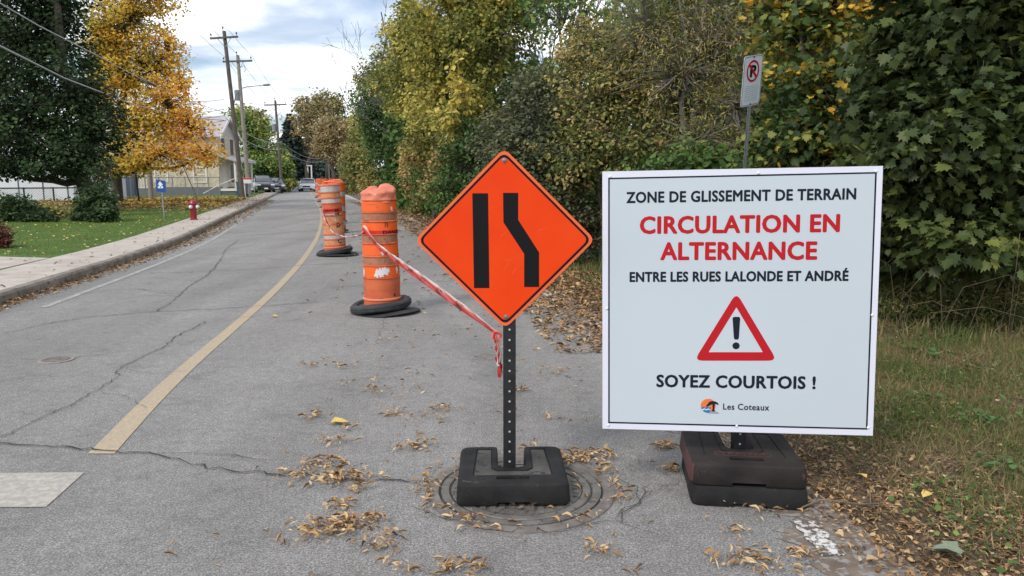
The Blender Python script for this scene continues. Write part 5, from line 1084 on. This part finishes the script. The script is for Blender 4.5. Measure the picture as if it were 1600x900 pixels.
p = P(218, 320, 41); root = empty('lamp_post', (p.x, 41, .1)); tag(root, 'slim black post standing left of the blue arrow sign', 'post'); MB().lathe([(.06, 0), (.05, .1), (.045, 1.75), (.03, 1.8), (0, 1.81)], 10).build('shaft', mt['dark'], root); root.rotation_euler = (0, R(-3), 0); MB().lathe([(.09, -.02), (.085, .06), (0, .07)], 10).build('foot', mt['dark'], root)
# trunk-like pale post by the fence
p = P(237, 315, 46); root = empty('wood_post', (p.x, 46, .1)); tag(root, 'short thick pale wooden post between the black post and the arrow sign', 'post'); MB().lathe([(.19, -.05), (.16, .3), (.15, 1.8), (.14, 2.4), (0, 2.45)], 12).build('shaft', mt['pole2'], root, sm=50); MB().lathe([(.168, 1.5), (.172, 1.5), (.172, 1.56), (.168, 1.56)], 12).build('metal_strap', mt['galv'], root)
# ------------------------------------------------------------------ fences
def chain_fence(name, label, a, b, h, posts, mat, mesh_mat, step=.14, z0=.12, rail_r=.025):
    root = empty(name, (a.x, a.y, z0)); tag(root, label, 'fence'); v = Vector((b.x - a.x, b.y - a.y, 0)); L_ = v.length; u = v.normalized()
    MB().tube([Vector((0, 0, h)), v + Vector((0, 0, h))], rail_r, 8).build('top_rail', mat, root)
    for i in range(posts + 1): q = v * (i / posts); MB().tube([q + Vector((0, 0, -.05)), q + Vector((0, 0, h + .03))], .03, 8).build('post', mat, root)
    mb = MB(); n = int(L_ / step); r = .004; k = int(h / step) + 1
    for i in range(-k, n + 1):
        for s in (1, -1):
            x0 = i * step; x1 = x0 + h
            if s < 0: x0, x1 = x1, x0
            za, zb = 0.03, h; xa, xb = x0, x1
            if min(xa, xb) < 0 or max(xa, xb) > L_: continue
            pa = u * xa + Vector((0, 0, za)); pb = u * xb + Vector((0, 0, zb)); nrm = Vector((0, 0, 1)).cross(u); t_ = (pb - pa).normalized(); w = nrm.cross(t_) * r
            mb.add([pa - w, pa + w, pb + w, pb - w], [(0, 1, 2, 3)])
    mb.build('mesh_fabric', mesh_mat, root)['kind'] = 'stuff'
chain_fence('chain_link_fence', 'grey chain link fence along the front of the cream house', P(205, 300, 47), P(344, 300, 56), 1.42, 7, mt['fence'], mt['fence'])
chain_fence('chain_link_fence', 'chain link fence with dark top rail before the white shed at left', P(-60, 300, 27), P(128, 300, 29), 1.0, 4, mt['fence_dark'], mt['fence'], step=.09)
for k, (px, d) in enumerate(((198, 47.5),)):
    pass
# slanting brace of the fence
p = P(294, 300, 52); q = Vector((p.x, p.y, .1)); tag(MB().tube([(0, 0, 0), (-1.35, .3, 3.2)], .035, 6).build('guy_brace', mt['pole'], loc=q + Vector((.6, 0, 0))), 'slanting dark brace bar rising from the fence into the golden maple', 'brace')
# ------------------------------------------------------------------ poles
def pole(px, d, top, lean, label, arm=1.9, r=.16, mat='pole', ins=True, extra=None):
    p = P(px, 300, d); ht = top; root = empty('utility_pole', (p.x, d, .08)); root.rotation_euler = (0, lean, 0); tag(root, label, 'utility pole')
    MB().lathe([(r, -.1), (r * .95, 1), (r * .7, ht), (0, ht + .01)], 12).build('shaft', mt[mat], root, sm=50)
    if arm:
        MB().box((0, -.14, ht - .45), (arm, .10, .12)).build('crossarm', mt['pole'], root)
        for s in (-1, 1): MB().tube([(s * .45, -.12, ht - .5), (0, -.10, ht - 1.1)], .018, 5).build('brace', mt['galv'], root)
        for x, z in ((-arm / 2 + .08, ht - .39), (arm / 2 - .08, ht - .39), (-.02, ht)): MB().lathe([(.015, 0), (.015, .12), (.05, .13), (.06, .18), (.035, .24), (.02, .26), (0, .26)], 8, (x, -.14 if x else 0, z)).build('insulator', mt['ins'], root)
    return root, ht
z1 = P(338, 50, 52).z
A, h1 = pole(379, 52, z1, R(-3.6) , 'nearest tall wooden utility pole with a street lamp arm, leaning left', r=.17)
A.rotation_euler = (0, R(-3.4), 0)
z2_ = P(372, 88, 57).z
Bp, h2_ = pole(389, 57, z2_, R(-1.7), 'paler wooden utility pole carrying a grey transformer just right of the nearest pole', arm=2.2, mat='pole2', r=.17)
z3 = P(427, 158, 76).z
Cp, h3 = pole(441, 76, z3, R(-1.8), 'third wooden utility pole beyond the parked dark cars', arm=2.2)
MB().lathe([(.05, 0), (.20, .01), (.20, .75), (.14, .8), (0, .8)], 14, (-.30, -.05, h3 - 3.1)).build('transformer', mt['lampm'], Cp, sm=40); MB().tube([(.05, 0, h3 - 1.6), (.45, 0, h3 - 1.2), (.55, 0, h3 - 1.7), (.4, 0, h3 - 2.0)], .03, 5).build('cutout_switch', mt['ins'], Cp)
MB().lathe([(.05, 0), (.19, .01), (.19, .72), (.13, .78), (0, .78)], 14, (-.26, -.05, h2_ - 3.3)).build('transformer', mt['lampm'], Bp, sm=40); MB().tube([(.1, 0, h2_ - .9), (.42, 0, h2_ - .75), (.5, 0, h2_ - 1.1), (.35, 0, h2_ - 1.25)], .025, 5).build('cutout_switch', mt['lampm'], Bp)
# lamp arm on the nearest pole
h_ = P(353, 162, 52).z
lo = MB().tube([(.1, 0, h_ - .1), (.35, 0, h_ + .55), (.75, 0, h_ + .92), (1.2, 0, h_ + 1.0), (2.3, 0, h_ + 1.03)], [.04, .04, .035, .03, .03], 8).build('lamp_arm', mt['lampm'], A); lh = MB().lathe([(0, -.06), (.1, -.05), (.15, 0), (.12, .07), (0, .1)], 12, fn=lambda p: Vector((p.x * 1.9, p.y, p.z))).build('lamp_head', mt['lampm'], lo, loc=(2.5, 0, h_ + 1.03), sm=50)
for px, d, top, lean, lab in ((515, 96, P(512, 243, 96).z, -.6, 'small far utility pole near the end of the road, left of the pair'), (520.5, 98, P(517, 232, 98).z, -1, 'small far utility pole near the end of the road, right of the pair')):
    r_, _h2 = pole(px, d, top, R(lean), lab, arm=0, r=.15, mat='pole2'); MB().tube([(0, -.14, _h2 - .7), (0, -.14, _h2 - 1.0)], .07, 6).build('bracket', mt['ins'], r_)
# ------------------------------------------------------------------ wires
def wire(name, label, pts, r, mat, sag=0, group='overhead wires', n=24):
    pts = [Vector(p) for p in pts]; out = []
    for i in range(len(pts) - 1):
        for k in range(n): t = k / n; out.append(pts[i].lerp(pts[i + 1], t) + Vector((0, 0, -sag * 4 * t * (1 - t))))
    out.append(pts[-1]); o = MB().tube([q - out[0] for q in out], r, 5).build(name, mat, loc=out[0], sm=80); tag(o, label, 'wire', group); return o
wire('service_cable', 'thick pale service cable crossing in front of the dark maple to the nearest pole', [P(-260, -60, 15), P(0, 72, 20), P(100, 122, 26), P(207, 163, 34), P(290, 184, 44), P(350, 188, 51.8)], .026, mt['cable'])
wire('service_cable', 'upper pale cable crossing the maples at top left', [P(-200, -100, 16), P(0, 5, 20), P(60, 40, 23), P(150, 86, 29), P(235, 131, 37), P(300, 160, 45), P(349, 175, 51.8)], .020, mt['cable'])
MB_ = MB().tube([P(222, 124, 36), P(243, 134, 37.2)], .07, 6).build('cable_splice', mt['ins']); tag(MB_, 'dark thick splice sleeve on the upper pale cable', 'cable splice')
for i, (a, b) in enumerate((((308, 50), (120, -70)), ((331, 44), (200, -95)), ((360, 50), (232, -100)))):
    wire('power_line', ('leftmost', 'middle', 'rightmost')[i] + ' thin power line from the first crossarm up over the golden maple', [P(a[0], a[1], 51.8), P(b[0], b[1], 24)], .012, mt['wire'], .35)
for i, ((a, b), (c, d_)) in enumerate((((308, 50), (350, 88)), ((331, 44), (369, 83)), ((360, 50), (394, 88)))):
    wire('power_line', ('left', 'middle', 'right')[i] + ' thin power line between the first two crossarms', [P(a, b, 51.8), P(c, d_, 56.8)], .012, mt['wire'], .05)
    e = ((411, 157), (425, 153), (443, 157))[i]; wire('power_line', ('left', 'middle', 'right')[i] + ' thin power line from the second crossarm to the third pole', [P(c, d_, 56.8), P(e[0], e[1], 75.8)], .012, mt['wire'], .3)
    wire('power_line', ('left', 'middle', 'right')[i] + ' thin power line running on from the third pole to the far trees', [P(e[0], e[1], 75.8), P(500 + 3 * i, 205, 110)], .014, mt['wire'], .8)
for i, (y0, y1) in enumerate(((151, 155), (170, 170), (179, 180), (188, 188))): wire('house_wire', ('top', 'second', 'third', 'lowest')[i] + ' short wire from the golden maple to the nearest pole', [P(270, y0 + 4, 48), P(350 - i * -1, y1, 51.8)], .016, mt['wire'], .15)
for i, (a, b) in enumerate((((353, 185), (440, 222)), ((356, 200), (441, 232)))):
    wire('phone_cable', ('upper', 'lower')[i] + ' pale sagging cable from the nearest pole to the third pole', [P(a[0], a[1], 52), P(b[0], b[1], 76)], .025, mt['cable'], .6); wire('phone_cable', ('upper', 'lower')[i] + ' pale sagging cable from the third pole to the small far poles', [P(b[0], b[1], 76), P(513, 243 + 4 * i, 96)], .025, mt['cable'], .9)
# ------------------------------------------------------------------ cream house
hx = P(344, 300, 60).x; hy = 60.0; root = empty('brick_house', (hx, hy, .1)); root.rotation_euler = (0, 0, R(2)); tag(root, 'cream brick house with grey gable and white porch partly behind the golden maple', 'house')
wd, dp, ev = 9.6, 4.4, P(344, 213, 60).z; rz_ = P(356, 188, 63).z
MB().box((-wd / 2, dp / 2, .3), (wd + .06, dp + .06, .75)).build('foundation', mt['found'], root)
cu = MB().box((-wd / 2, dp / 2, (ev + .65) / 2), (wd, dp, ev - .65)).build('wall', mt['siding'], root)
wx = [(-1.52, 1.55, .95, 1.15), (-4.6, 1.6, .95, 1.15), (-2.7, 3.9, .9, 1.2), (-6.2, 3.9, .9, 1.2), (-7.6, 1.6, .95, 1.15)]
cut(cu, [MB().box((x, 0, z + .1), (w, .3, h)) for x, z, w, h in wx] + [MB().box((0, y, z), (.3, w, h)) for y, z, w, h in ((1.1, 3.9, .7, 1.4), (3.2, 3.9, .7, 1.4), (1.1, 1.65, .95, 2.05), (3.2, 1.75, 1.0, 1.5))])
for x, z, w, h in wx:
    fr_ = ring('window', [(x - w / 2 - .08, z + .1 - h / 2 - .08), (x + w / 2 + .08, z + .1 - h / 2 - .08), (x + w / 2 + .08, z + .1 + h / 2 + .08), (x - w / 2 - .08, z + .1 + h / 2 + .08)], [(x - w / 2 + .03, z + .1 - h / 2 + .03), (x + w / 2 - .03, z + .1 - h / 2 + .03), (x + w / 2 - .03, z + .1 + h / 2 - .03), (x - w / 2 + .03, z + .1 + h / 2 - .03)], -.05, .04, mt['trim'], root)
    MB().box((x, .06, z + .1), (w, .02, h)).build('pane', mt['glass'], fr_); MB().box((x, .0, z + .1), (w, .05, .06)).build('sash_bar', mt['trim'], fr_)
def side_ring(y, z, w, h, nm, inner):
    o = ring(nm, [(y - w / 2 - .07, z - h / 2 - .07), (y + w / 2 + .07, z - h / 2 - .07), (y + w / 2 + .07, z + h / 2 + .07), (y - w / 2 - .07, z + h / 2 + .07)], [(y - w / 2 + .03, z - h / 2 + .03), (y + w / 2 - .03, z - h / 2 + .03), (y + w / 2 - .03, z + h / 2 - .03), (y - w / 2 + .03, z + h / 2 - .03)], -.04, .04, mt['trim'], root); o.rotation_euler = (0, 0, math.pi / 2)
    MB().box((y, -.06, z), (w, .02, h)).build('pane' if nm == 'window' else 'leaf', inner, o)
    if nm == 'window': MB().box((y, .0, z), (w, .05, .06)).build('sash_bar', mt['trim'], o)
side_ring(1.1, 3.9, .7, 1.4, 'window', mt['glass']); side_ring(3.2, 3.9, .7, 1.4, 'window', mt['glass']); side_ring(1.1, 1.65, .95, 2.05, 'door', mt['door']); side_ring(3.2, 1.75, 1.0, 1.5, 'window', mt['glass'])
MB().add([(0, 0, ev), (0, dp, ev), (0, dp / 2, rz_), (-wd, 0, ev), (-wd, dp, ev), (-wd, dp / 2, rz_)], [(0, 1, 2), (3, 5, 4), (0, 2, 5, 3), (1, 4, 5, 2), (0, 3, 4, 1)]).build('gable', mt['gable'], root)
for s in (0, 1):
    y0, y1 = ((-.35, dp / 2), (dp + .35, dp / 2))[s]; k = (rz_ - ev) / (dp / 2); zz = ev - .35 * k
    MB().add([(.35, y0, zz + .04), (.35, y1, rz_ + .06), (-wd - .3, y1, rz_ + .06), (-wd - .3, y0, zz + .04), (.35, y0, zz + .14), (.35, y1, rz_ + .17), (-wd - .3, y1, rz_ + .17), (-wd - .3, y0, zz + .14)],
             [(0, 1, 2, 3), (4, 7, 6, 5), (0, 4, 5, 1), (3, 2, 6, 7), (0, 3, 7, 4), (1, 5, 6, 2)]).build('roof', mt['roofm'], root)
    MB().add([(.37, y0, zz - .1), (.37, y1, rz_ - .08), (.37, y1, rz_ + .19), (.37, y0, zz + .16), (.42, y0, zz - .1), (.42, y1, rz_ - .08), (.42, y1, rz_ + .19), (.42, y0, zz + .16)], [(0, 1, 2, 3), (4, 7, 6, 5), (0, 4, 5, 1), (1, 5, 6, 2), (2, 6, 7, 3), (3, 7, 4, 0)]).build('barge_board', mt['trim'], root)
pz = P(344, 252, 60).z
MB().box((.65, dp / 2, .45), (1.3, dp, .18)).build('porch_floor', mt['trim'], root)
MB().add([(0, -.2, pz + .5), (1.6, -.2, pz), (1.6, dp + .2, pz), (0, dp + .2, pz + .5), (0, -.2, pz + .3), (1.6, -.2, pz - .18), (1.6, dp + .2, pz - .18), (0, dp + .2, pz + .3)], [(0, 1, 2, 3), (4, 7, 6, 5), (0, 4, 5, 1), (1, 5, 6, 2), (2, 6, 7, 3), (3, 7, 4, 0)]).build('porch_roof', mt['roofm'], root)
for y in (.1, 1.6, 2.9, dp - .1): MB().box((1.25, y, (pz - .1 + .5) / 2), (.13, .13, pz - .65)).build('porch_post', mt['trim'], root)
MB().box((.62, dp / 2, .2), (1.2, dp - .1, .35)).build('porch_skirt', mt['lattice'], root)
MB().tube([(1.25, -.1, .55), (1.25, -.1, 1.35), (.3, -1.3, .8), (-.5, -2.3, .2)], .035, 6).build('stair_rail', mt['trim'], root)
mb_r = empty('porch_railing', (P(176, 300, 57).x, 57, .1)); tag(mb_r, 'white baluster railing of a low deck left behind the golden maple', 'railing')
MB().box((1.6, 0, 1.42), (3.3, .09, .09)).build('top_rail', mt['trim'], mb_r); MB().box((1.6, 0, .66), (3.3, .08, .08)).build('bottom_rail', mt['trim'], mb_r)
bme = MB().box((0, 0, 1.04), (.06, .05, .68)).mesh('baluster'); bme.materials.append(mt['trim'])
for i in range(15): o = bpy.data.objects.new('baluster', bme); COL.objects.link(o); o.parent = mb_r; o.location = (.1 + i * .215, 0, 0)
p = P(206, 300, 55); o_ = empty('storage_bin', (p.x, 55, .1)); tag(o_, 'tall dark blue grey storage bin in front of the white railing', 'bin'); MB().prism([(-.35, 0), (.35, 0), (.42, 1.5), (-.42, 1.5)], -.3, .3).build('body', mt['bin'], o_, bevel=.03); MB().box((0, 0, 1.57), (.9, .7, .1)).build('lid', mt['bin'], o_, bevel=.03)
o_ = empty('wheelie_bin', (P(379, 300, 54.5).x, 54.5, .1)); tag(o_, 'dark blue wheeled rubbish bin between the two near poles', 'bin'); MB().prism([(-.27, .08), (.27, .08), (.34, 1.05), (-.34, 1.05)], -.3, .3).build('body', mt['bin'], o_, bevel=.02); MB().box((0, 0, 1.1), (.72, .68, .08)).build('lid', mt['bin'], o_, bevel=.02)
for s in (-1, 1): MB().tube([(s * .28, .2, .12), (s * .33, .2, .12)], .12, 12).build('wheel', mt['dark'], o_)
o_ = empty('mailbox', (P(391, 300, 55).x + .12, 53.5, .1)); tag(o_, 'white mailbox with red top on a white post beside the second pole', 'mailbox'); MB().box((0, 0, .5), (.1, .1, 1.0)).build('post', mt['mail_w'], o_); MB().box((.22, 0, 1.15), (.62, .3, .3)).build('box', mt['mail_w'], o_, bevel=.02); MB().box((.22, 0, 1.36), (.66, .34, .12)).build('lid', mt['mail_r'], o_, bevel=.02)
# white shed and low walls at the left
root = empty('white_shed', (P(10, 300, 44).x, 44, .1)); tag(root, 'long low white building behind the dark maple at the left edge', 'shed')
MB().box((0, 3, 1.35), (8, 6, 2.7)).build('wall', mt['shedw'], root); MB().prism([(-4.3, 2.66), (4.3, 2.66), (4.3, 2.9), (-4.3, 2.9)], -.4, 6.4).build('roof', mt['roofm'], root)
for i in range(6): MB().box((-3.6 + i * 1.45, -.02, 1.3), (.05, .03, 2.55)).build('panel_joint', mt['lattice'], root)
# ------------------------------------------------------------------ cars
def car(name, label, loc, yaw, paint, suv=False, group=None):
    root = empty(name, loc, yaw); tag(root, label, 'car', group); k = 1.14 if suv else 1.0; W2 = .9
    def loft(secs):
        n = len(secs[0]); v = [p for s in secs for p in s]; f = []
        for i in range(len(secs) - 1): f += [(i * n + j, i * n + j + 1, (i + 1) * n + j + 1, (i + 1) * n + j) for j in range(n - 1)]
        f += [tuple(range(n)), tuple((len(secs) - 1) * n + j for j in range(n - 1, -1, -1))]; return v, f
    def sec(y, w, zb, zt, r=.12): return [(-w, y, zb), (-w - .01, y, (zb + zt) / 2), (-w + .03, y, zt - r), (-w + r, y, zt), (0, y, zt + .02), (w - r, y, zt), (w - .03, y, zt - r), (w + .01, y, (zb + zt) / 2), (w, y, zb)]
    hb = .92 * k
    b = [sec(-2.25, .72, .34, .62 * k), sec(-2.15, .82, .22, .72 * k), sec(-1.5, .89, .2, .84 * k), sec(-.9, .9, .2, hb), sec(0, .9, .2, hb + .02), sec(1.2, .9, .2, hb + .02), sec(1.9, .87, .22, hb), sec(2.2, .78, .32, .8 * k)]
    v, f = loft(b); bd = MB().add(v, f).build('body', paint, root, sm=40)
    zt = 1.44 * (1.15 if suv else 1)
    c = [sec(-1.0, .78, hb - .05, hb, .02), sec(-.25, .66, hb - .05, zt - .05, .12), sec(.4, .66, hb - .05, zt, .12), sec(1.1 + .4 * suv, .66, hb - .05, zt - .06, .12), sec(1.75 + .2 * suv, .74, hb - .05, hb + .02, .02)]
    v, f = loft(c); MB().add(v, f).build('cabin_glass', mt['car_g'], root, sm=40)
    c = [sec(-.22, .60, zt - .08, zt - .03, .03), sec(.4, .63, zt - .05, zt + .02, .05), sec(1.1 + .4 * suv, .60, zt - .09, zt - .04, .03)]; v, f = loft(c); MB().add(v, f).build('roof', paint, root, sm=40)
    for s in (-1, 1):
        MB().tube([(s * .80, -.98, hb), (s * .68, -.25, zt - .06)], .03, 5).build('pillar', paint, root)
        MB().box((s * .62, -2.2, .66 * k), (.34, .12, .15)).build('headlight', mt['lamp_g'], root, bevel=.03); MB().box((s * .98, -.75, hb + .05), (.18, .1, .13)).build('mirror', paint, root, bevel=.03)
        for y in (-1.4, 1.35):
            wh = MB().tube([(s * .70, y, .33), (s * .92, y, .33)], .33, 20).build('wheel', mt['dark'], root); MB().tube([(s * .90, y, .33), (s * .935, y, .33)], .19, 14).build('rim', mt['galv'], wh)
    MB().box((0, -2.24, .56 * k), (.8, .04, .16)).build('grille', mt['dark'], root); MB().box((0, -2.25, .32), (1.2, .05, .12)).build('air_intake', mt['dark'], root); MB().box((0, -2.28, .42), (.34, .02, .12)).build('number_plate', mt['white_plain'], root)
    return root
car('sedan', 'silver sedan coming toward the camera at the far end of the road', (P(482, 297, 84).x, 84, 0.0), R(10), mt['car_s'])
car('parked_car', 'dark blue car parked nose out on the driveway, right one of the dark pair', (P(430, 300, 74).x, 74, .1), R(22), mt['car_b'])
car('parked_car', 'black tall car parked left beside the dark blue car near the mailbox', (P(411, 300, 72).x, 72, .1), R(26), mt['car_k'], suv=True)
# far white frame sign, white fence, small white house gable
p = P(488, 300, 92); root = empty('frame_sign', (p.x, 92, .05)); tag(root, 'white post frame with a hanging board far behind the silver sedan', 'sign'); MB().box((0, 0, 1.5), (.14, .14, 3.0)).build('post', mt['mail_w'], root); MB().box((-.25, 0, 2.95), (.7, .12, .12)).build('arm', mt['mail_w'], root); MB().box((-.45, 0, 2.3), (.12, .06, 1.2)).build('board', mt['mail_w'], root)
p = P(459, 300, 88); root = empty('picket_fence', (p.x, 88, .05)); tag(root, 'short white fence left of the silver sedan', 'fence'); MB().box((.2, 0, .95), (3.2, .05, .08)).build('rail', mt['mail_w'], root); MB().box((.2, 0, .35), (3.2, .05, .08)).build('rail', mt['mail_w'], root)
pm = MB().box((0, -.03, .55), (.13, .03, 1.1)).mesh('picket'); pm.materials.append(mt['mail_w'])
for i in range(17): o = bpy.data.objects.new('picket', pm); COL.objects.link(o); o.parent = root; o.location = (-1.4 + i * .2, 0, 0)
p = P(472, 300, 118); root = empty('far_house', (p.x, 118, 0)); tag(root, 'pale house gable showing between the spruce and the brown trees', 'house'); hz = P(470, 216, 118).z
MB().box((0, 2, (hz - 2) / 2), (3.2, 4, hz - 2)).build('wall', mt['shedw'], root); MB().add([(-1.8, -.2, hz - 2.1), (1.8, -.2, hz - 2.1), (-.2, -.2, hz), (-1.8, 4.2, hz - 2.1), (1.8, 4.2, hz - 2.1), (-.2, 4.2, hz)], [(0, 1, 2), (3, 5, 4), (0, 2, 5, 3), (1, 4, 5, 2), (0, 3, 4, 1)]).build('roof', mt['found'], root)
MB().box((.6, -.03, hz - 3.4), (.9, .06, 1.2)).build('window', mt['glass'], root)
